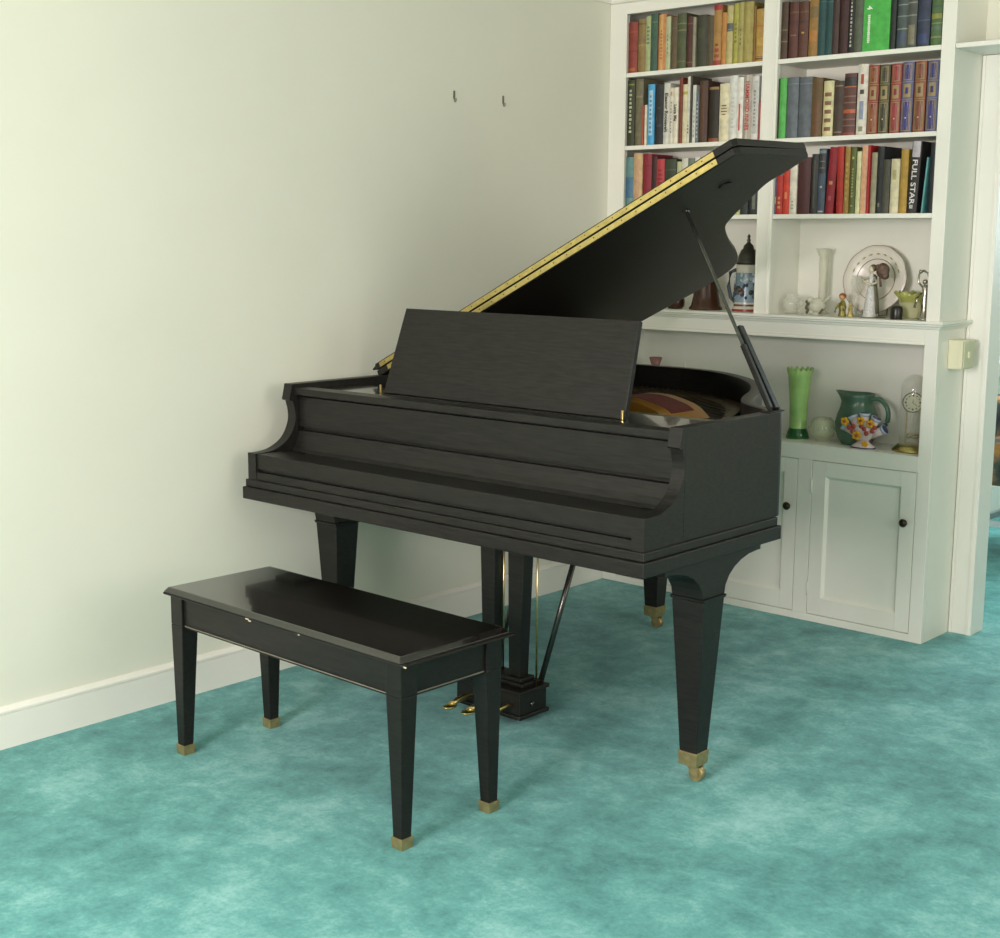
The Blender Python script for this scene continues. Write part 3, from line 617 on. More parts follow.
# iron plate, pin block, strings
plp = [(PX0 + 0.036, -1.40)] + [(p[0] - 0.0, p[1]) for p in inner[1:-1]] + [(PX1 - 0.036, -1.40)]
plp = [(min(p[0], PX1 - 0.036), p[1]) for p in plp]
MB().prism(plp, 'z', 0.770, 0.785, mat('soundboard_wood', '#3f3220', 0.45, var=0.15, scale=12, stretch=(1, 12, 1))).build('soundboard', pn)
M_shadedplate = mat('shaded_bronze_plate', '#4f3d1e', 0.45, metal=0.4, var=0.15)  # plate bronze with the shade inside the case put into its colour
b = MB()
b.box((PX0 + 0.037, -1.3995, 0.80), (PX1 - 0.037, -1.235, 0.868), mat('tuning_pin_field', '#7c7a5f', 0.4, metal=0.3, var=0.06, scale=30))  # grey-green tone carries light reflected off the pin area
for x_, x2 in ((0.20, 0.18), (0.45, 0.33), (0.75, 0.50), (1.05, 0.72), (1.30, 1.05)):
    b.prism([(x_ - 0.012, -1.24), (x_ + 0.012, -1.24), (x2 + 0.012, -0.66), (x2 - 0.012, -0.66)], 'z', 0.815, 0.830, M_shadedplate)
pin = [p for p in plp[2:-1] if p[1] > -1.10]
inn2 = offset_path(pin, 0.07)
i0 = [b.bm.verts.new((p[0], p[1], 0.815)) for p in pin]; i1 = [b.bm.verts.new((p[0], p[1], 0.83)) for p in pin]
j0 = [b.bm.verts.new((p[0], p[1], 0.815)) for p in inn2]; j1 = [b.bm.verts.new((p[0], p[1], 0.83)) for p in inn2]
fs = []
for k in range(len(pin) - 1):
    fs += [b.bm.faces.new([i0[k], i0[k + 1], i1[k + 1], i1[k]]), b.bm.faces.new([j0[k + 1], j0[k], j1[k], j1[k + 1]]), b.bm.faces.new([i1[k], i1[k + 1], j1[k + 1], j1[k]]), b.bm.faces.new([i0[k + 1], i0[k], j0[k], j0[k + 1]])]
b._fin(fs, M_shadedplate, True)
# raised curved treble wing of the plate, seen past the music desk
wing = smooth_path([(0.84, 0.84), (0.86, 0.868), (0.92, 0.892), (1.00, 0.896), (1.06, 0.886), (1.11, 0.870), (1.15, 0.84)], 4)
b.prism(wing, 'y', -1.22, -1.02, M_plate, smooth=True)
plate = b.build('iron_plate', pn, bevel=0.002)
f = MB(); wf = [(p[0], p[1] + 0.0015) for p in wing if 0.93 < p[0] < 1.13]
f.prism(wf + [(p[0], p[1] - 0.004) for p in wf[::-1]], 'y', -1.17, -1.06, M_felt); f.build('red_felt', plate)
b = MB(); mst = mat('string_wire', '#b0a890', 0.3, metal=1.0, var=0.05)
for k in range(56):
    xa = 0.16 + k * 0.0215
    lim = min([p[1] for p in inner if abs(p[0] - xa) < 0.05 and p[1] > -1.18] or [YT - 0.04]); L_ = max(0.03, min(lim, YT - 0.04) - 0.05 + 1.20)
    b.box((xa, -1.20, 0.864 if False else 0.838), (xa + 0.0016, -1.20 + L_, 0.8395), mst)
so = b.build('strings', pn); so['kind'] = 'stuff'
MB().box((0.15, -1.225, 0.842), (0.82, -1.16, 0.880), M_black).build('damper_rail', pn, bevel=0.004)
# ---- lid
AL = math.radians(26.4)
def lid_place(b, z0=0.901, x0=0.082):
    b.rotate(-AL, 'Y', (0, 0, 0))
    for v in b.bm.verts: v.co += Vector((x0, 0, z0))
    return b
LF = -1.285
lidpts = [(-0.004, LF), (1.437, LF), (1.448, LF + 0.012), (1.466, -0.968)] + smooth_path([(1.458, -0.955), (1.39, -0.946), (1.31, -0.942), (1.19, -0.876), (1.10, -0.822), (1.05, -0.775), (0.972, -0.645), (0.925, -0.555), (0.888, -0.480), (0.846, -0.410), (0.795, -0.350), (0.735, -0.312), (0.665, -0.294), (0.59, -0.288), (0.5, -0.290)], 5) + [(0.12, -0.290)] + arc(0.096, -0.390, 0.10, 90, 180, 6)[1:]
b = MB(); b.prism(lidpts, 'z', 0.0, 0.020, E_)
lid = lid_place(b).build('lid', pn, bevel=0.003)
flp = [(-0.002, LF), (1.440, LF), (1.450, LF + 0.012), (1.462, -0.955), (1.456, -0.948), (-0.002, -0.925)]
b = MB(); b.prism(flp, 'z', 0.022, 0.042, E_)
b.prism([(-0.0021, 0.022), (-0.002, 0.040), (-0.010, 0.036), (-0.022, 0.033), (-0.022, 0.029), (-0.008, 0.026)], 'y', LF + 0.002, -0.92, E_)
fl = lid_place(b).build('folded_front_flap', lid, bevel=0.003)
b = MB(); b.box((0.05, LF - 0.0022, 0.0035), (1.385, LF - 0.0002, 0.0180), M_brass)
for k in range(26): b.box((0.07 + k * 0.052, LF - 0.0032, 0.010), (0.073 + k * 0.052, LF - 0.002, 0.013), M_bronze)
lid_place(b).build('brass_hinge', lid)
b = MB(); b.box((0.020, LF - 0.0022, 0.0240), (1.385, LF - 0.0002, 0.0380), M_brass)
for k in range(26): b.box((0.045 + k * 0.052, LF - 0.0032, 0.030), (0.048 + k * 0.052, LF - 0.002, 0.033), M_bronze)
lid_place(b).build('brass_hinge', fl)
b = MB(); b.lathe([(0.018, 0), (0.018, 0.003), (0.010, 0.004)], (1.29, -1.12, -0.004), M_black, n=18)
lid_place(b).build('prop_cup', lid)
def on_lid(w_, y, n=0.0):
    return Vector((0.082 + w_ * math.cos(AL) - n * math.sin(AL), y, 0.901 + w_ * math.sin(AL) + n * math.cos(AL)))
# prop sticks
top = on_lid(1.160, -1.130, -0.008); bot = Vector((1.477, -1.250, 0.912))
def stick(p0, p1, wd, th_, mm=None):
    d = (p1 - p0).normalized(); s_ = Vector((0, 1, 0)); s_ = (s_ - d * s_.dot(d)).normalized(); n_ = d.cross(s_)
    b = MB(); v = []
    for p in (p0, p1):
        for a_, c_ in ((-1, -1), (1, -1), (1, 1), (-1, 1)): v.append(b.bm.verts.new(p + s_ * a_ * wd / 2 + n_ * c_ * th_ / 2))
    fs = [b.bm.faces.new([v[i] for i in q]) for q in [(0, 3, 2, 1), (4, 5, 6, 7), (0, 1, 5, 4), (1, 2, 6, 5), (2, 3, 7, 6), (3, 0, 4, 7)]]
    b._fin(fs, mm or E_); return b
b = stick(bot, top, 0.008, 0.008, M_steel)
st = b.build('lid_prop', pn, bevel=0.002)
d_ = (top - bot)
b = stick(bot + Vector((0.005, -0.03, 0)) * 0 + Vector((0.0, 0.030, -0.002)), bot + d_ * 0.40 + Vector((0.0, 0.020, 0.0)), 0.021, 0.013)
b.build('short_prop', pn, bevel=0.002)
stick(bot + d_ * 0.002, bot + d_ * 0.31, 0.013, 0.013).build('prop_sleeve', st, bevel=0.002)
MB().tube([(top.x, top.y - 0.01, top.z), (top.x, top.y + 0.01, top.z)], 0.006, M_steel).build('pivot', st)
MB().box((1.463, -1.275, 0.9052), (1.493, -1.206, 0.909), M_black).build('prop_bracket', pn, bevel=0.001)
# ---- legs
def leg(cx, cy, plinth=True):
    b = MB()
    if plinth:
        q = [(cy - 0.210, 0.578), (cy - 0.210, 0.562), (cy - 0.195, 0.562)]
        q += [(cy - 0.195 + 0.147 * math.sin(math.radians(a)), 0.562 - 0.085 * (1 - math.cos(math.radians(a)))) for a in (15, 30, 45, 60, 75, 90)]
        q += [(cy + 0.048, 0.477)]
        q += [(cy + 0.195 - 0.147 * math.sin(math.radians(a)), 0.562 - 0.085 * (1 - math.cos(math.radians(a)))) for a in (75, 60, 45, 30, 15)]
        q += [(cy + 0.195, 0.562), (cy + 0.210, 0.562), (cy + 0.210, 0.578)]
        b.prism(q, 'x', cx - 0.045, cx + 0.045, E_)
    else:
        b.box((cx - 0.046, cy - 0.046, 0.477), (cx + 0.046, cy + 0.046, 0.6358), E_)
    b.frustum((cx, cy), (0.048, 0.048), 0.468, (cx, cy), (0.051, 0.051), 0.477, E_)
    b.frustum((cx, cy), (0.025, 0.025), 0.074, (cx, cy), (0.046, 0.046), 0.468, E_)
    L_ = b.build('leg', pn, origin=(cx, cy, 0.578), bevel=0.002)
    b = MB(); b.frustum((cx, cy), (0.026, 0.026), 0.042, (cx, cy), (0.0285, 0.0285), 0.078, M_brassdull)
    b.build('ferrule', L_, bevel=0.0015)
    b = MB()
    b.tube([(cx, cy, 0.044), (cx, cy, 0.036)], 0.012, M_brassdull, n=12)
    for s_ in (-1, 1):
        b.prism([(cx - 0.012, 0.040), (cx + 0.022, 0.040), (cx + 0.024, 0.016), (cx + 0.010, 0.014)], 'y', cy + s_ * 0.012 - 0.0015, cy + s_ * 0.012 + 0.0015, M_brassdull)
    b.tube([(cx + 0.013, cy - 0.010, 0.0195), (cx + 0.013, cy + 0.010, 0.0195)], 0.0192, M_brassdull, n=20)
    b.build('caster', L_)
leg(1.449, -1.509); leg(0.127, -1.508); leg(0.565, -0.435, False)
# ---- pedal lyre
b = MB()
b.box((0.640, -1.500, 0.556), (0.890, -1.410, 0.578), E_)
b.frustum((0.722, -1.452), (0.021, 0.018), 0.115, (0.719, -1.452), (0.029, 0.022), 0.556, E_)
b.frustum((0.820, -1.452), (0.021, 0.018), 0.115, (0.826, -1.452), (0.031, 0.022), 0.556, E_)
ly = b.build('pedal_lyre', pn, bevel=0.002)
b = MB(); b.box((0.645, -1.520, 0.028), (0.885, -1.405, 0.092), E_); b.box((0.639, -1.527, 0.088), (0.891, -1.398, 0.100), E_)
b.box((0.639, -1.526, 0.018), (0.891, -1.399, 0.030), E_)
b.box((0.660, -1.495, 0.100), (0.872, -1.415, 0.112), E_); b.box((0.672, -1.485, 0.110), (0.858, -1.425, 0.122), E_)
b.build('pedal_box', ly, bevel=0.003)
MB().lathe([(0.008, 0), (0.007, 0.004), (0.002, 0.006)], (0.8855, -1.47, 0.055), M_steel, n=14).rotate(math.radians(90), 'Y', (0.8855, -1.47, 0.055)).build('screw', ly)
for xx in (0.715, 0.785, 0.855):
    b = MB()
    pts = [(xx, -1.515, 0.055), (xx, -1.55, 0.060), (xx, -1.59, 0.056), (xx, -1.62, 0.048)]
    b.tube(pts, 0.006, M_brass, n=10, r1=0.009)
    b.ball((xx, -1.622, 0.046), 0.014, M_brass, n=16, sc=(1.25, 1.7, 0.42))
    b.build('pedal', ly)
for xx in (0.752, 0.876):
    MB().tube([(xx, -1.44, 0.10), (xx, -1.44, 0.57)], 0.0026, M_brass, n=8).build('pedal_rod', ly)
MB().tube([(0.868, -1.412, 0.10), (0.868, -1.21, 0.56)], 0.0085, M_steel, n=10).build('brace', ly)
MB().tube([(0.690, -1.412, 0.10), (0.690, -1.21, 0.56)], 0.0085, M_steel, n=10).build('brace', ly)

# ================================================================ BENCH
bn = thing('piano_bench', (0.782, -2.127, 0), 'black wooden piano bench with brass-capped tapered feet before the piano', 'bench')
BW = M_benchwood
bx0, bx1, by0, by1 = 0.342, 1.210, -2.280, -1.959
b = MB()
b.frustum(((bx0 + bx1) / 2, (by0 + by1) / 2), ((bx1 - bx0) / 2 + 0.012, (by1 - by0) / 2 + 0.012), 0.4335, ((bx0 + bx1) / 2, (by0 + by1) / 2), ((bx1 - bx0) / 2 + 0.002, (by1 - by0) / 2 + 0.002), 0.4465, M_gloss)
b.build('lid', bn, bevel=0.003)
b = MB(); b.box((bx0 - 0.013, by0 - 0.012, 0.4270), (bx1 + 0.023, by1 + 0.018, 0.4333), BW)
b.build('lid_edge', bn, bevel=0.003)
b = MB()
b.box((bx0 + 0.03, by0 + 0.009, 0.350), (bx1 - 0.03, by0 + 0.025, 0.4265), BW); b.box((bx0 + 0.03, by1 - 0.025, 0.350), (bx1 - 0.03, by1 - 0.009, 0.4265), BW)
b.box((bx0 + 0.009, by0 + 0.03, 0.350), (bx0 + 0.025, by1 - 0.03, 0.4265), BW); b.box((bx1 - 0.025, by0 + 0.03, 0.350), (bx1 - 0.009, by1 - 0.03, 0.4265), BW)
b.build('apron', bn, bevel=0.0015)
MB().box((bx0 + 0.012, by0 + 0.012, 0.344), (bx1 - 0.012, by1 - 0.012, 0.3495), BW).build('box_bottom', bn)
b = MB()
wl = mat('worn_edge', '#6f6a5c', 0.5, var=0.2)
b.box((bx1 - 0.007, by0 + 0.055, 0.3505), (bx1 - 0.006, by1 - 0.055, 0.3535), wl)
b.box((bx0 + 0.055, by0 + 0.006, 0.3505), (bx1 - 0.055, by0 + 0.007, 0.3530), wl)
b.build('worn_edge', bn)
b = MB(); chip = mat('bare_wood_chip', '#b9ad90', 0.7, var=0.2)
for cx_, cz_, s_ in ((0.685, 0.431, 0.006), (0.695, 0.428, 0.005), (1.236, 0.431, 0.004), (0.88, 0.431, 0.003)):
    b.box((cx_ - s_, by0 - 0.0128, cz_ - 0.002), (cx_ + s_, by0 - 0.0115, cz_ + 0.0012), chip)
b.build('paint_chips', bn)
for sx in (0, 1):
    for sy in (0, 1):
        cx = (bx0 + 0.026) if sx == 0 else (bx1 - 0.026); cy = (by0 + 0.026) if sy == 0 else (by1 - 0.026)
        fx = cx - 0.005 if sx == 0 else cx + 0.005; fy = cy - 0.005 if sy == 0 else cy + 0.005
        b = MB(); b.box((cx - 0.0245, cy - 0.0245, 0.35), (cx + 0.0245, cy + 0.0245, 0.4268), BW)
        b.frustum((fx, fy), (0.0145, 0.0145), 0.022, (cx, cy), (0.0245, 0.0245), 0.35, BW)
        L_ = b.build('leg', bn, origin=(cx, cy, 0.4268), bevel=0.002)
        MB().frustum((fx, fy), (0.0165, 0.0165), 0.0, (fx, fy), (0.018, 0.018), 0.026, M_brassdull).build('brass_foot', L_, bevel=0.0012)
bn.rotation_euler = (0, 0, math.radians(-1.2)); bn.location.x += 0.012; bn.location.y -= 0.010

# ================================================================ ORNAMENTS
def orn(name, loc, label, cat, group=None): return thing(name, loc, label, cat, group)
G1 = 'ornaments in the right display niche'
ZN = ZLED; ZL = 0.632
# --- upper left niche
t = orn('beer_stein', (0.562, 0.10, ZN), 'painted beer stein with tall pewter lid beside the shelf divider', 'stein')
c = (0.562, 0.10, ZN)
mc = mat('stein_ceramic', '#c9c9b8', 0.25, var=0.04)
b = MB(); b.lathe([(0.052, 0), (0.052, 0.012), (0.047, 0.018), (0.046, 0.030), (0.041, 0.15), (0.042, 0.168), (0.036, 0.170)], c, mc, n=32); body = b.build('body', t)
def band(r0, z0, r1, z1, col, nm): MB().lathe([(r0 + 0.0006, z0), (r1 + 0.0006, z1)], c, mat('glaze_' + col[1:], col, 0.25, var=0.25, scale=70), n=32, cap=False).build(nm, body)
band(0.052, 0.001, 0.052, 0.010, '#8f3a30', 'red_band'); band(0.047, 0.020, 0.0463, 0.027, '#7a3a2c', 'red_band')
band(0.0459, 0.034, 0.0415, 0.140, '#7d93a0', 'painted_scene'); 
rs = random.Random(3)
for grp_, colr in (('painted_trees', '#2f3d2a'), ('painted_sky', '#b7c6cc'), ('painted_houses', '#5d4a44'), ('painted_figures', '#3d4c66')):
    pb = MB(); mm_ = mat('glaze_' + grp_, colr, 0.3, var=0.3, scale=80)
    for k in range(16):
        a = math.radians(150 + rs.random() * 210); zc = (0.045 + 0.055 * rs.random()) if 'sky' not in grp_ else 0.105 + 0.03 * rs.random(); rr_ = 0.0463 - 0.0033 * (zc - 0.03) / 0.11
        pb.ball((c[0] + (rr_ - 0.0012) * math.cos(a), c[1] + (rr_ - 0.0012) * math.sin(a), c[2] + zc), 0.004 + 0.004 * rs.random(), mm_, n=8, sc=(1, 1, 1.3))
    pb.build(grp_, body)
mp_ = mat('pewter', '#45443c', 0.42, metal=0.7, var=0.15)
b = MB(); b.lathe([(0.043, 0.170), (0.044, 0.178), (0.038, 0.186), (0.036, 0.200), (0.026, 0.222), (0.020, 0.226), (0.017, 0.238), (0.008, 0.246), (0.005, 0.252), (0.008, 0.257), (0.004, 0.262), (0.006, 0.270), (0.002, 0.278)], c, mp_, n=24); b.build('pewter_lid', t)
b = MB(); b.tube([(c[0] - 0.042, c[1] - 0.01, c[2] + 0.150), (c[0] - 0.066, c[1] - 0.012, c[2] + 0.140), (c[0] - 0.072, c[1] - 0.012, c[2] + 0.09), (c[0] - 0.062, c[1] - 0.012, c[2] + 0.05), (c[0] - 0.045, c[1] - 0.01, c[2] + 0.035)], 0.007, mat('stein_handle', '#4b5660', 0.3), n=10); b.build('handle', t)
t = orn('brown_jug', (0.385, 0.10, ZN), 'brown glazed stoneware jug behind the lid prop', 'jug')
mb_ = mat('brown_glaze', '#402616', 0.22, var=0.3, scale=14)
b = MB(); b.lathe([(0.062, 0), (0.063, 0.006), (0.055, 0.016), (0.048, 0.05), (0.043, 0.09), (0.036, 0.13), (0.026, 0.15), (0.024, 0.165), (0.027, 0.17)], (0.385, 0.10, ZN), mb_, n=28); b.build('body', t)
b = MB(); b.tube([(0.345, 0.08, ZN + 0.14), (0.322, 0.075, ZN + 0.12), (0.32, 0.075, ZN + 0.08), (0.338, 0.08, ZN + 0.06)], 0.006, mb_, n=8); b.build('handle', t)
b = MB(); b.lathe([(0.026, 0), (0.034, 0.01), (0.036, 0.03), (0.028, 0.05), (0.018, 0.06), (0.02, 0.066)], (0.262, 0.08, ZN), mat('dark_brown_glaze', '#3a2114', 0.25, var=0.2), n=20)
tag(b.build('brown_pot', origin=(0.262, 0.08, ZN)), 'small dark brown pot low beside the lid edge', 'pot')

# --- upper right niche
b = MB(); b.lathe([(0.024, 0), (0.022, 0.004), (0.030, 0.014), (0.036, 0.034), (0.032, 0.052), (0.022, 0.060), (0.024, 0.068), (0.021, 0.068), (0.019, 0.060), (0.029, 0.050), (0.032, 0.034), (0.026, 0.014), (0.004, 0.008)], (0.752, 0.09, ZN), M_glass, n=20, cap=True)
tag(b.build('glass_jar', origin=(0.752, 0.09, ZN)), 'round clear glass jar at the left end of the display niche', 'glassware')
b = MB(); b.lathe([(0.014, 0), (0.013, 0.003), (0.003, 0.006), (0.003, 0.022), (0.014, 0.034), (0.015, 0.048), (0.013, 0.048), (0.012, 0.036), (0.002, 0.026)], (0.803, 0.06, ZN), M_glass, n=16, cap=True)
tag(b.build('small_goblet', origin=(0.803, 0.06, ZN)), 'tiny clear glass goblet between the round jar and glass bird', 'glassware')
vg = thin_glass('frosted_clear_glass', '#e2e3cc', 0.38)
b = MB(); b.lathe([(0.028, 0), (0.027, 0.004), (0.012, 0.012), (0.015, 0.05), (0.017, 0.16), (0.018, 0.20), (0.030, 0.228), (0.028, 0.229), (0.016, 0.20), (0.014, 0.05), (0.010, 0.02), (0.002, 0.018)], (0.838, 0.155, ZN), vg, n=24, cap=True)
tag(b.build('bud_vase', origin=(0.838, 0.155, ZN)), 'tall slender clear glass bud vase behind the glass bird', 'vase')
t = orn('glass_bird', (0.862, 0.075, ZN), 'clear glass bird figurine with raised wing and dark flecks', 'figurine')
b = MB(); gb = thin_glass('cloudy_glass', '#d6d8c0', 0.55)
b.ball((0.862, 0.075, ZN + 0.034), 0.026, gb, n=16, sc=(1.3, 0.8, 1.0)); b.tube([(0.885, 0.075, ZN + 0.045), (0.903, 0.072, ZN + 0.058), (0.915, 0.07, ZN + 0.068)], 0.008, gb, r1=0.002)
b.ball((0.838, 0.072, ZN + 0.050), 0.014, gb, n=12); b.lathe([(0.020, 0), (0.018, 0.006), (0.01, 0.014)], (0.862, 0.075, ZN), gb, n=16); b.build('body', t)
b = MB(); dk_ = mat('dark_glass_fleck', '#55543f', 0.25)
for k in range(6): b.ball((0.832 + 0.004 * math.sin(k * 2), 0.060, ZN + 0.010 + k * 0.007), 0.0055, dk_, n=8, sc=(1.1, 0.8, 1.2))
for k in range(3): b.ball((0.885 + 0.005 * k, 0.055, ZN + 0.008 + k * 0.006), 0.0045, dk_, n=8)
b.build('dark_flecks', t)
t = orn('gold_child_figurine', (0.968, 0.06, ZN), 'small gilt child figurine with orange hair left of the plate', 'figurine')
mg = mat('green_gilt', '#8a8440', 0.35, metal=0.3, var=0.4, scale=60); fz = (0.968, 0.06, ZN)
b = MB(); b.lathe([(0.015, 0), (0.013, 0.006), (0.011, 0.02), (0.014, 0.032), (0.010, 0.046), (0.006, 0.055)], fz, mg, n=14)
b.tube([(0.968, 0.05, ZN + 0.045), (0.980, 0.045, ZN + 0.036), (0.984, 0.045, ZN + 0.02)], 0.004, mg); b.tube([(0.964, 0.05, ZN + 0.045), (0.952, 0.045, ZN + 0.03), (0.948, 0.045, ZN + 0.014)], 0.004, mg)
b.build('body', t)
b = MB(); b.ball((0.967, 0.058, ZN + 0.066), 0.0105, mat('figurine_skin', '#c89a62', 0.5), n=12); hd = b.build('head', t)
b = MB(); b.ball((0.967, 0.061, ZN + 0.0695), 0.0118, mat('orange_hair', '#8c5528', 0.5), n=12, sc=(1.1, 1, 0.9)); b.build('hair', hd)
t = orn('small_gilt_figurine', (0.998, 0.06, ZN), 'tiny pale gilt figurine right of the orange haired child', 'figurine')
ms = mat('pale_gilt', '#b5a763', 0.35, metal=0.2, var=0.3, scale=60)
b = MB(); b.lathe([(0.013, 0), (0.011, 0.005), (0.006, 0.02), (0.009, 0.028), (0.005, 0.036)], (0.998, 0.06, ZN), ms, n=12); b.ball((0.998, 0.06, ZN + 0.042), 0.007, ms, n=10); b.tube([(0.998, 0.055, ZN + 0.03), (1.008, 0.05, ZN + 0.018)], 0.003, ms); b.build('body', t)
b = MB(); b.lathe([(0.024, 0), (0.023, 0.004), (0.006, 0.01), (0.005, 0.05), (0.009, 0.058), (0.005, 0.066), (0.018, 0.084), (0.021, 0.115), (0.018, 0.138), (0.016, 0.138), (0.018, 0.115), (0.014, 0.086), (0.002, 0.076)], (0.985, 0.125, ZN), M_glass, n=20, cap=True)
tag(b.build('wine_goblet', origin=(0.985, 0.125, ZN)), 'clear stemmed glass goblet against the left of the plate', 'glassware')
# plate
t = orn('display_plate', (1.036, 0.150, ZN), 'large pale china plate with gold ring leaning on the niche back', 'plate')
pc = (0, 0, 0); mpl = mat('pale_china', '#dcd8c9', 0.25, var=0.04, scale=10)
b = MB(); N_ = 60; rings = []
for r, z in [(0.002, 0.004), (0.062, 0.004), (0.070, 0.009), (0.095, 0.014), (0.116, 0.018), (0.117, 0.016), (0.092, 0.009), (0.066, 0.002), (0.058, 0.0), (0.002, 0.0)]:
    rings.append([b.bm.verts.new(((r * (1 + (0.022 * abs(math.cos(5 * 2 * math.pi * k / N_)) - 0.01 if r > 0.09 else 0))) * math.cos(2 * math.pi * k / N_), r * (1 + (0.022 * abs(math.cos(5 * 2 * math.pi * k / N_)) - 0.01 if r > 0.09 else 0)) * math.sin(2 * math.pi * k / N_), z)) for k in range(N_)])
fs = [b.bm.faces.new([rings[i][k], rings[i][(k + 1) % N_], rings[i + 1][(k + 1) % N_], rings[i + 1][k]]) for i in range(len(rings) - 1) for k in range(N_)]
b._fin(fs, mpl, True)
def place_plate(b):
    b.rotate(math.radians(90 - 10), 'X', (0, 0, 0))
    for v in b.bm.verts: v.co += Vector((1.036, 0.168, ZN + 0.124))
    return b
pl = place_plate(b).build('dish', t)
b = MB(); gr = mat('gilt_line', '#8f7a48', 0.35, metal=0.3)
def ringt(r, z, t_, col):
    pts = [(r * math.cos(2 * math.pi * k / 48), r * math.sin(2 * math.pi * k / 48), z) for k in range(49)]
    b.tube(pts, t_, col, n=5)
ringt(0.071, 0.0095, 0.0014, gr); place_plate(b).build('gold_ring', pl)
b = MB(); rr = mat('rim_line', '#9c8878', 0.4)
pts = [(0.1165 * (1 + 0.022 * abs(math.cos(5 * 2 * math.pi * k / 60)) - 0.01) * math.cos(2 * math.pi * k / 60), 0.1165 * (1 + 0.022 * abs(math.cos(5 * 2 * math.pi * k / 60)) - 0.01) * math.sin(2 * math.pi * k / 60), 0.0178) for k in range(61)]
b.tube(pts, 0.0013, rr, n=5); place_plate(b).build('rim_line', pl)
b = MB(); fl_ = mat('gold_sprigs', '#b3a265', 0.4)
for k in range(9):
    a = math.radians(20 + k * 17.5); r = 0.088
    for q in range(3): b.ball((r * math.cos(a) + 0.005 * (q - 1) * math.sin(a), r * math.sin(a) - 0.005 * (q - 1) * math.cos(a), 0.0145), 0.0035 if q == 1 else 0.0022, fl_, n=6, sc=(1, 1, 0.3))
place_plate(b).build('sprigs', pl)
b = MB(); ws = mat('plate_stand_wire', '#6b5a34', 0.4, metal=0.5)
for s_ in (-0.03, 0.03): b.tube([(1.036 + s_, 0.20, ZN + 0.10), (1.036 + s_, 0.196, ZN + 0.004), (1.036 + s_, 0.135, ZN + 0.004), (1.036 + s_, 0.130, ZN + 0.022)], 0.002, ws, n=6)
b.build('wire_stand', t)
# lady figurine
t = orn('lady_figurine', (1.070, 0.062, ZN), 'white robed lady figurine carrying a brown bundle before the plate', 'figurine')
fx, fy = 1.070, 0.062
mw = mat('speckled_white_china', '#c4c6bf', 0.35, var=0.22, scale=160); mdk = mat('dark_cloak', '#5d5c46', 0.4, var=0.2)
b = MB(); b.lathe([(0.026, 0), (0.026, 0.004), (0.023, 0.02), (0.020, 0.05), (0.014, 0.09), (0.009, 0.112), (0.011, 0.125), (0.007, 0.140), (0.004, 0.146)], (fx, fy, ZN + 0.002), mw, n=24, sx=0.95); bd = b.build('robe', t)
b = MB(); b.lathe([(0.0265, 0.012), (0.0235, 0.05), (0.018, 0.09), (0.0135, 0.12), (0.014, 0.136), (0.006, 0.144)], (fx + 0.002, fy + 0.008, ZN + 0.002), mdk, n=20, sx=1.02, sy=0.8, cap=False); b.build('cloak', bd)
msk = mat('figurine_face', '#c9c1a4', 0.4)
b = MB(); b.ball((fx - 0.001, fy, ZN + 0.162), 0.0115, msk, n=14, sc=(0.85, 0.95, 1.15)); b.tube([(fx, fy, ZN + 0.142), (fx, fy, ZN + 0.155)], 0.005, msk); hd = b.build('head', t)
b = MB(); b.ball((fx + 0.003, fy + 0.005, ZN + 0.167), 0.0125, mat('brown_hair', '#5b4c3c', 0.5), n=12); b.build('hair', hd)
b = MB()
b.tube([(fx - 0.010, fy, ZN + 0.134), (fx - 0.026, fy - 0.012, ZN + 0.128), (fx - 0.014, fy - 0.022, ZN + 0.120), (fx + 0.012, fy - 0.024, ZN + 0.110)], 0.0052, msk, r1=0.004)
b.tube([(fx + 0.010, fy, ZN + 0.134), (fx + 0.026, fy - 0.012, ZN + 0.118), (fx + 0.012, fy - 0.022, ZN + 0.112)], 0.0052, msk, r1=0.004)
b.build('arms', t)
b = MB(); mbn = mat('brown_bundle', '#5f4c3e', 0.6, var=0.4, scale=80)
b.ball((fx + 0.036, fy + 0.008, ZN + 0.158), 0.024, mbn, n=14, sc=(0.95, 0.8, 1.1)); b.ball((fx + 0.046, fy + 0.006, ZN + 0.142), 0.014, mbn, n=10); b.ball((fx + 0.020, fy + 0.004, ZN + 0.170), 0.010, mbn, n=10)
b.tube([(fx + 0.032, fy - 0.004, ZN + 0.14), (fx + 0.038, fy - 0.006, ZN + 0.105)], 0.004, mbn); b.build('bundle', t)
b = MB(); b.lathe([(0.034, 0), (0.034, 0.0022)], (fx + 0.012, fy, ZN), mat('dark_wood_base', '#574c2c', 0.5), n=20, sx=1.3, sy=0.8); b.build('base', t)
# green yellow bowl
t = orn('ruffled_bowl', (1.190, 0.125, ZN), 'yellow green ruffled glass bowl behind the black jar', 'bowl')
myg = mat('yellow_green_glass', '#c3c870', 0.15, var=0.2, scale=20, trans=0.35)
def ruff(b, c, prof, m_, n, lobes, amp):
    rings = []
    for i, (r, z, a_) in enumerate(prof):
        rings.append([b.bm.verts.new((c[0] + r * (1 + a_ * amp * math.cos(lobes * 2 * math.pi * k / n)) * math.cos(2 * math.pi * k / n), c[1] + r * (1 + a_ * amp * math.cos(lobes * 2 * math.pi * k / n)) * math.sin(2 * math.pi * k / n), c[2] + z + a_ * 0.006 * math.sin(lobes * 2 * math.pi * k / n))) for k in range(n)])
    b._fin([b.bm.faces.new([rings[i][k], rings[i][(k + 1) % n], rings[i + 1][(k + 1) % n], rings[i + 1][k]]) for i in range(len(rings) - 1) for k in range(n)], m_, True)
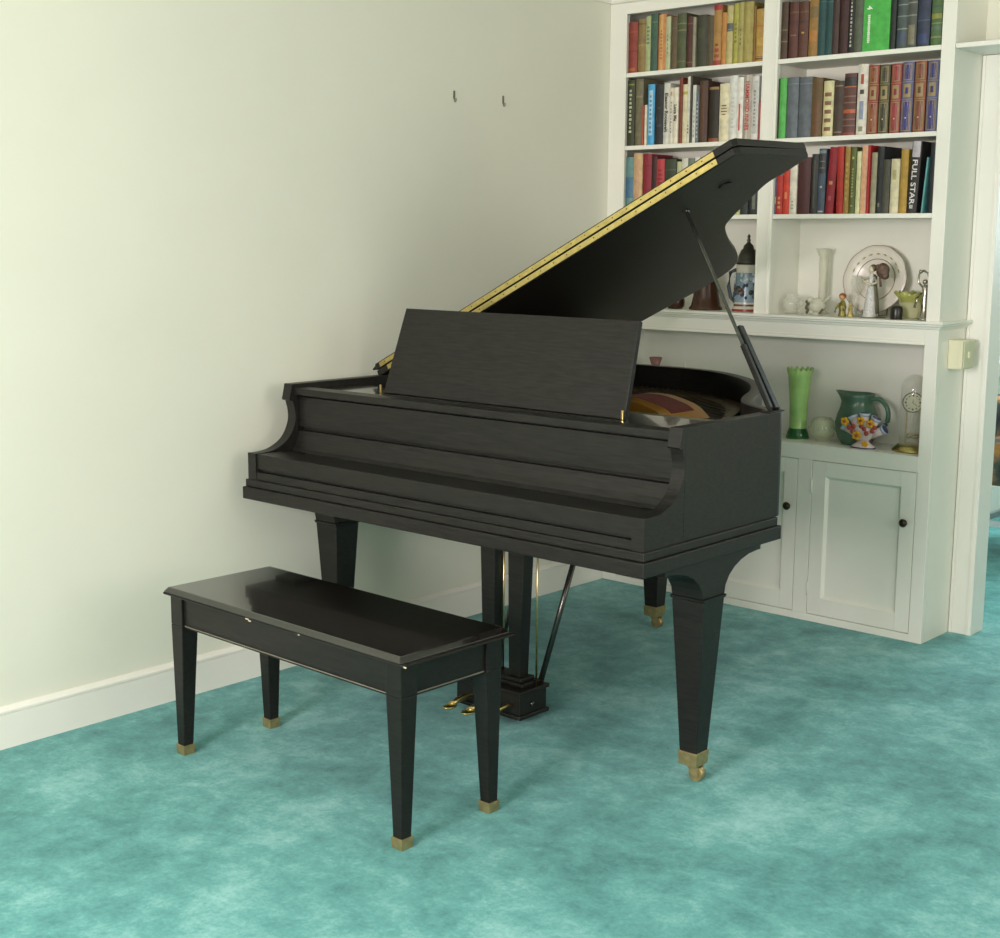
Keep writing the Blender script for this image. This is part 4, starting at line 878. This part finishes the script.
b = MB(); ruff(b, (1.190, 0.125, ZN), [(0.002, 0.001, 0), (0.026, 0.001, 0), (0.028, 0.006, 0), (0.038, 0.03, 0), (0.042, 0.055, 0.1)], mat('pale_green_glass', '#dcdcb0', 0.15, trans=0.4), 40, 7, 0.08); b.build('body', t)
b = MB(); ruff(b, (1.190, 0.125, ZN), [(0.0405, 0.052, 0.1), (0.046, 0.070, 0.5), (0.056, 0.086, 1), (0.054, 0.087, 1), (0.044, 0.072, 0.5), (0.039, 0.052, 0.1)], myg, 42, 7, 0.09); b.build('ruffled_rim', t)
b = MB(); b.lathe([(0.019, 0), (0.020, 0.003), (0.020, 0.034), (0.017, 0.042), (0.010, 0.045), (0.001, 0.046)], (1.180, 0.035, ZN), mat('black_glaze', '#24241d', 0.3), n=24)
tag(b.build('black_jar', origin=(1.180, 0.035, ZN)), 'small black domed jar in front of the ruffled bowl', 'jar')
# silver figurine
t = orn('silver_figurine', (1.265, 0.060, ZN), 'slender silver figurine arching its arms at the right end', 'figurine')
sv = mat('silver', '#b5b1a0', 0.25, metal=0.85, var=0.2, scale=60); fx, fy = 1.265, 0.06
b = MB(); b.lathe([(0.021, 0), (0.020, 0.005), (0.013, 0.010), (0.012, 0.04), (0.014, 0.06), (0.009, 0.085), (0.012, 0.105), (0.006, 0.116)], (fx, fy, ZN), sv, n=18); b.ball((fx - 0.002, fy, ZN + 0.125), 0.009, sv, n=12); b.build('body', t)
b = MB(); b.tube([(fx - 0.008, fy, ZN + 0.105), (fx - 0.024, fy - 0.004, ZN + 0.125), (fx - 0.022, fy - 0.004, ZN + 0.150), (fx - 0.010, fy, ZN + 0.162)], 0.0035, sv); b.tube([(fx + 0.009, fy, ZN + 0.105), (fx + 0.014, fy, ZN + 0.135), (fx + 0.004, fy, ZN + 0.155), (fx - 0.010, fy, ZN + 0.162)], 0.0035, sv)
b.tube([(fx - 0.008, fy - 0.01, ZN + 0.09), (fx - 0.022, fy - 0.014, ZN + 0.07), (fx - 0.028, fy - 0.014, ZN + 0.04)], 0.004, sv); b.ball((fx - 0.018, fy - 0.002, ZN + 0.158), 0.007, sv, n=10); b.build('arms', t)

# --- lower niche
def lathe_thing(name, prof, c, m_, label, cat, n=28, **k):
    b = MB(); b.lathe(prof, c, m_, n=n, cap=False, **k); return tag(b.build(name, origin=c), label, cat)
lathe_thing('pink_vase', [(0.026, 0), (0.025, 0.004), (0.010, 0.015), (0.013, 0.10), (0.011, 0.18), (0.014, 0.215), (0.026, 0.252), (0.024, 0.252), (0.012, 0.215), (0.008, 0.10), (0.002, 0.03)], (0.150, 0.12, ZL), mat('pink_glass', '#c08a84', 0.1, var=0.1, trans=0.5), 'small flared pink glass vase just above the piano rim', 'vase')
b = MB(); b.lathe([(0.018, 0), (0.018, 0.006), (0.006, 0.010), (0.006, 0.05), (0.0045, 0.052), (0.0040, 0.238), (0.0015, 0.245)], (0.286, 0.12, ZL), mat('white_wax', '#dcdcc8', 0.5), n=14)
tag(b.build('white_candle', origin=(0.286, 0.12, ZL)), 'thin white candle tip showing above the piano rim', 'candle')
t = orn('green_vase', (0.790, 0.105, ZL), 'tall flared green glass vase with frilled rim', 'vase')
mgv = mat('green_glass', '#9fc977', 0.14, var=0.22, scale=14, trans=0.08); cv = (0.790, 0.105, ZL)
b = MB(); ruff(b, cv, [(0.040, 0.0, 0), (0.041, 0.004, 0), (0.036, 0.022, 0), (0.030, 0.04, 0), (0.031, 0.09, 0), (0.033, 0.14, 0), (0.038, 0.19, 0.1), (0.041, 0.225, 0.3), (0.047, 0.250, 1), (0.045, 0.251, 1), (0.038, 0.225, 0.3), (0.034, 0.19, 0.1), (0.028, 0.12, 0), (0.026, 0.045, 0), (0.002, 0.035, 0)], mgv, 60, 14, 0.010); b.build('body', t)
b = MB(); b.lathe([(0.0395, 0.0005), (0.0418, 0.003), (0.0368, 0.022), (0.0308, 0.038)], cv, mat('dark_green_glass', '#2f6a3c', 0.12, trans=0.3), n=28, cap=False); b.build('foot', t)
t = orn('cut_glass_bowl', (0.890, 0.100, ZL), 'round clear green tinted glass bowl beside the green pitcher', 'bowl')
b = MB(); gg = thin_glass('greenish_clear_glass', '#d5dcb8', 0.32); ruff(b, (0.890, 0.10, ZL), [(0.022, 0, 0), (0.030, 0.008, 0), (0.044, 0.028, 0), (0.048, 0.048, 0), (0.042, 0.070, 0), (0.030, 0.084, 0), (0.028, 0.084, 0), (0.039, 0.069, 0), (0.045, 0.048, 0), (0.041, 0.029, 0), (0.002, 0.008, 0)], gg, 32, 8, 0.03); b.build('body', t)
b = MB()
for k in range(14):
    a = 2 * math.pi * k / 14; b.ball((0.890 + 0.0475 * math.cos(a), 0.10 + 0.0475 * math.sin(a), ZL + 0.046), 0.004, gg, n=8, sc=(0.6, 0.6, 1.6))
b.build('cut_facets', t)
# pitcher
t = orn('green_pitcher', (1.010, 0.125, ZL), 'squat green glazed ceramic pitcher behind the painted fan vase', 'pitcher')
mgp = mat('sea_green_glaze', '#4c6b57', 0.2, var=0.2, scale=8); cp = (1.010, 0.125, ZL)
b = MB(); prof = [(0.050, 0), (0.052, 0.004), (0.064, 0.02), (0.073, 0.045), (0.075, 0.075), (0.069, 0.105), (0.058, 0.130), (0.052, 0.148), (0.055, 0.165), (0.060, 0.178), (0.056, 0.178), (0.049, 0.160), (0.047, 0.148), (0.05, 0.13), (0.04, 0.12)]
n = 36; rings = []
for r, z in prof:
    ring_ = []
    for k in range(n):
        a = 2 * math.pi * k / n; f_ = max(0, math.cos(a - math.pi)) ** 6 * max(0, (z - 0.125) / 0.053)
        ring_.append(b.bm.verts.new((cp[0] + r * math.cos(a) * (1 + 0.42 * f_), cp[1] + r * math.sin(a), cp[2] + z + 0.006 * f_)))
    rings.append(ring_)
b._fin([b.bm.faces.new([rings[i][k], rings[i][(k + 1) % n], rings[i + 1][(k + 1) % n], rings[i + 1][k]]) for i in range(len(prof) - 1) for k in range(n)], mgp, True)
b._fin([b.bm.faces.new(rings[-1])], mat('pitcher_inside', '#b9b894', 0.4), False)
b.build('body', t)
b = MB(); b.tube(smooth_path([(1.060, 0.120, ZL + 0.160), (1.095, 0.115, ZL + 0.165), (1.125, 0.112, ZL + 0.140), (1.132, 0.112, ZL + 0.105), (1.120, 0.113, ZL + 0.075), (1.083, 0.118, ZL + 0.058)], 4), 0.008, mgp, n=10); b.build('handle', t)
# fan vase
t = orn('fan_vase', (1.078, 0.045, ZL), 'fan shaped ceramic vase painted with yellow flowers before the pitcher', 'vase'); t.scale = (1.36, 1.15, 1.24)
fxv, fyv = 1.078, 0.045; mwv = mat('white_pink_china', '#cfc0bc', 0.2, var=0.15, scale=60)
b = MB(); b.lathe([(0.032, 0), (0.033, 0.004), (0.029, 0.008), (0.018, 0.016), (0.014, 0.022)], (fxv, fyv, ZL), mwv, n=24, sy=0.7)
b.lathe([(0.013, 0.020), (0.026, 0.034), (0.036, 0.048), (0.040, 0.056), (0.034, 0.060), (0.01, 0.062)], (fxv, fyv, ZL), mwv, n=28, sy=0.45, cap=False); bd = b.build('body', t)
b = MB(); mbl = mat('blue_edge_glaze', '#3c4464', 0.25, var=0.1); mlb = mat('pale_blue_glaze', '#aab3c2', 0.25, var=0.15, scale=60)
b.lathe([(0.0335, 0.001), (0.0340, 0.003), (0.0335, 0.0045)], (fxv, fyv, ZL), mbl, n=24, sy=0.72, cap=False); b.build('blue_foot_line', t)
for k in range(5):
    a = math.radians(28 + k * 31); ca, sa = math.cos(a), math.sin(a)
    P_ = lambda r_: (fxv + r_ * 0.80 * ca, fyv + 0.002, ZL + 0.024 + r_ * 0.92 * sa)
    b = MB(); b.tube([P_(0.018), P_(0.050), P_(0.072)], 0.007, mwv, n=12, r1=0.0125); b.tube([P_(0.070), P_(0.080)], 0.0128, mlb, n=12, r1=0.0150); b.tube([P_(0.0801), P_(0.0808)], 0.0125, mbl, n=12)
    b.build('tube', t)
b = MB(); my = mat('yellow_flower_glaze', '#d8a51e', 0.25, var=0.1); mr = mat('red_flower_glaze', '#a04438', 0.25, var=0.15); mp2 = mat('pink_flower_glaze', '#c48f88', 0.25, var=0.15)
def flower(x, z, r, m1, m2):
    b.ball((x, fyv - 0.021 - 0.0, z), r * 0.45, m2, n=8, sc=(1, 0.6, 1))
    for q in range(5):
        a = 2 * math.pi * q / 5; b.ball((x + r * 0.8 * math.cos(a), fyv - 0.018, z + r * 0.8 * math.sin(a)), r * 0.6, m1, n=8, sc=(1, 0.5, 1))
flower(fxv - 0.046, ZL + 0.072, 0.009, my, mr); flower(fxv - 0.002, ZL + 0.078, 0.009, my, mr); flower(fxv + 0.024, ZL + 0.072, 0.009, my, mr)
flower(fxv - 0.012, ZL + 0.036, 0.010, my, mr); flower(fxv + 0.012, ZL + 0.014, 0.007, my, my)
for (dx, dz) in ((-0.034, 0.056), (-0.022, 0.06), (0.008, 0.056), (0.030, 0.052), (0.014, 0.044), (-0.024, 0.046), (0.036, 0.062), (0.0, 0.062)):
    b.ball((fxv + dx, fyv - 0.017, ZL + dz), 0.007, mr if (dx * 1000) % 2 < 1 else mp2, n=8, sc=(1, 0.5, 1))
b.build('painted_flowers', bd)
# clock
t = orn('dome_clock', (1.228, 0.105, ZL), 'glass dome anniversary clock on a round brass base', 'clock')
cc = (1.228, 0.105, ZL)
b = MB(); b.lathe([(0.066, 0), (0.066, 0.006), (0.060, 0.010), (0.058, 0.015), (0.052, 0.018), (0.050, 0.023), (0.002, 0.024)], cc, M_brass, n=36); b.build('base', t)
b = MB(); dp = [(0.0455, 0.0235), (0.0455, 0.215)] + [(0.0455 * math.cos(math.radians(a)), 0.215 + 0.0455 * math.sin(math.radians(a))) for a in (15, 30, 45, 60, 75, 89)]
dpi = [(max(0.0005, r - 0.0016), z - (0.0016 if z > 0.216 else 0)) for r, z in dp][::-1]
b.lathe(dp + dpi + [dp[0]], cc, thin_glass('dome_glass', '#d8d8c4', 0.14), n=36, cap=False); b.build('glass_dome', t)
b = MB()
for s_ in (-0.026, 0.026):
    b.tube([(cc[0] + s_, cc[1], cc[2] + 0.024), (cc[0] + s_, cc[1], cc[2] + 0.136)], 0.0028, M_brass, n=8)
    for q in (0.04, 0.07, 0.10, 0.13): b.ball((cc[0] + s_, cc[1], cc[2] + q), 0.0045, M_brass, n=8)
b.box((cc[0] - 0.030, cc[1] - 0.006, cc[2] + 0.134), (cc[0] + 0.030, cc[1] + 0.008, cc[2] + 0.139), M_brass)
b.build('pillars', t)
b = MB(); b.tube([(cc[0], cc[1], cc[2] + 0.15), (cc[0], cc[1], cc[2] + 0.06)], 0.0008, M_brass, n=6)
for q in range(4):
    a = math.pi / 4 + q * math.pi / 2; b.ball((cc[0] + 0.014 * math.cos(a), cc[1] + 0.014 * math.sin(a), cc[2] + 0.050), 0.0085, mat('silver', '#b5b1a0'), n=10)
b.lathe([(0.018, 0.056), (0.018, 0.059)], cc, M_brass, n=16); b.build('pendulum', t)
fc = (cc[0], cc[1] - 0.012, cc[2] + 0.166)
FR = Matrix.Rotation(math.radians(36), 3, 'Z')   # the dial looks toward the room
def face_place(b):
    b.rotate(math.radians(90), 'X', (0, 0, 0)); b.rotate(math.radians(30), 'Z', (0, 0, 0))
    for v in b.bm.verts: v.co += Vector(fc)
    return b
b = MB(); b.lathe([(0.030, -0.012), (0.0345, -0.006), (0.0345, 0.002), (0.0315, 0.003), (0.031, 0.0)], (0, 0, 0), mat('dark_clock_bezel', '#3a3528', 0.35, metal=0.4), n=36, cap=False); face_place(b).build('bezel', t)
b = MB(); b.lathe([(0.031, -0.003), (0.031, 0.0005)], (0, 0, 0), mat('cream_dial', '#cfd0ae', 0.4, var=0.02), n=36); dl = face_place(b).build('dial', t)
b = MB(); mk_ = mat('dial_black', '#2c2b24', 0.5)
for k in range(12):
    a = math.pi / 6 * k; b.ball((0.0235 * math.cos(a), 0.0235 * math.sin(a), 0.001), 0.0030 if k % 3 else 0.0042, mk_, n=6, sc=(1, 1, 0.3))
b.prism([(-0.0012, -0.003), (0.0012, -0.003), (0.0006, 0.012), (-0.0006, 0.012)], 'z', 0.0015, 0.002, mk_)
b.rotate(0, 'Z', (0, 0, 0))
b.tube([(-0.002, 0.001, 0.0022), (0.014, -0.012, 0.0022)], 0.0009, mk_, n=5)
face_place(b).build('hands_and_numerals', dl)

# ================================================================ NEXT ROOM
t = thing('upholstered_chair', (1.15, 1.70, 0), 'dark floral upholstered chair with pale legs beyond the doorway', 'chair')
mfl = mat('dark_floral_fabric', '#2e3530', 0.8, var=0.6, scale=8)
nt = mfl.node_tree; rp = [x for x in nt.nodes if x.type == 'VALTORGB'][0]
rp.color_ramp.elements[0].position = 0.42; rp.color_ramp.elements[0].color = lin('#20282a') + (1,)
rp.color_ramp.elements[1].position = 0.66; rp.color_ramp.elements[1].color = lin('#b5793c') + (1,)
e_ = rp.color_ramp.elements.new(0.54); e_.color = lin('#4a5048') + (1,)
MB().box((0.86, 1.42, 0.31), (1.46, 1.98, 0.50), mfl).build('seat', t, bevel=0.03, seg=4)
MB().box((0.86, 1.90, 0.45), (1.46, 2.02, 0.86), mfl).build('backrest', t, bevel=0.03, seg=4)
for ax in (0.84, 1.40): MB().box((ax, 1.40, 0.44), (ax + 0.08, 1.95, 0.67), mfl).build('arm', t, bevel=0.02, seg=3)
ml = mat('pale_painted_wood', '#c3c9cc', 0.4)
for lx, ly_ in ((0.90, 1.47), (1.42, 1.47), (0.90, 1.93), (1.42, 1.93)):
    MB().frustum((lx, ly_), (0.016, 0.016), 0, (lx, ly_), (0.026, 0.026), 0.32, ml).build('leg', t, bevel=0.002)
MB().box((0.91, 1.455, 0.13), (1.41, 1.475, 0.155), ml).build('stretcher', t)
MB().box((0.89, 1.48, 0.13), (0.91, 1.92, 0.155), ml).build('stretcher', t)
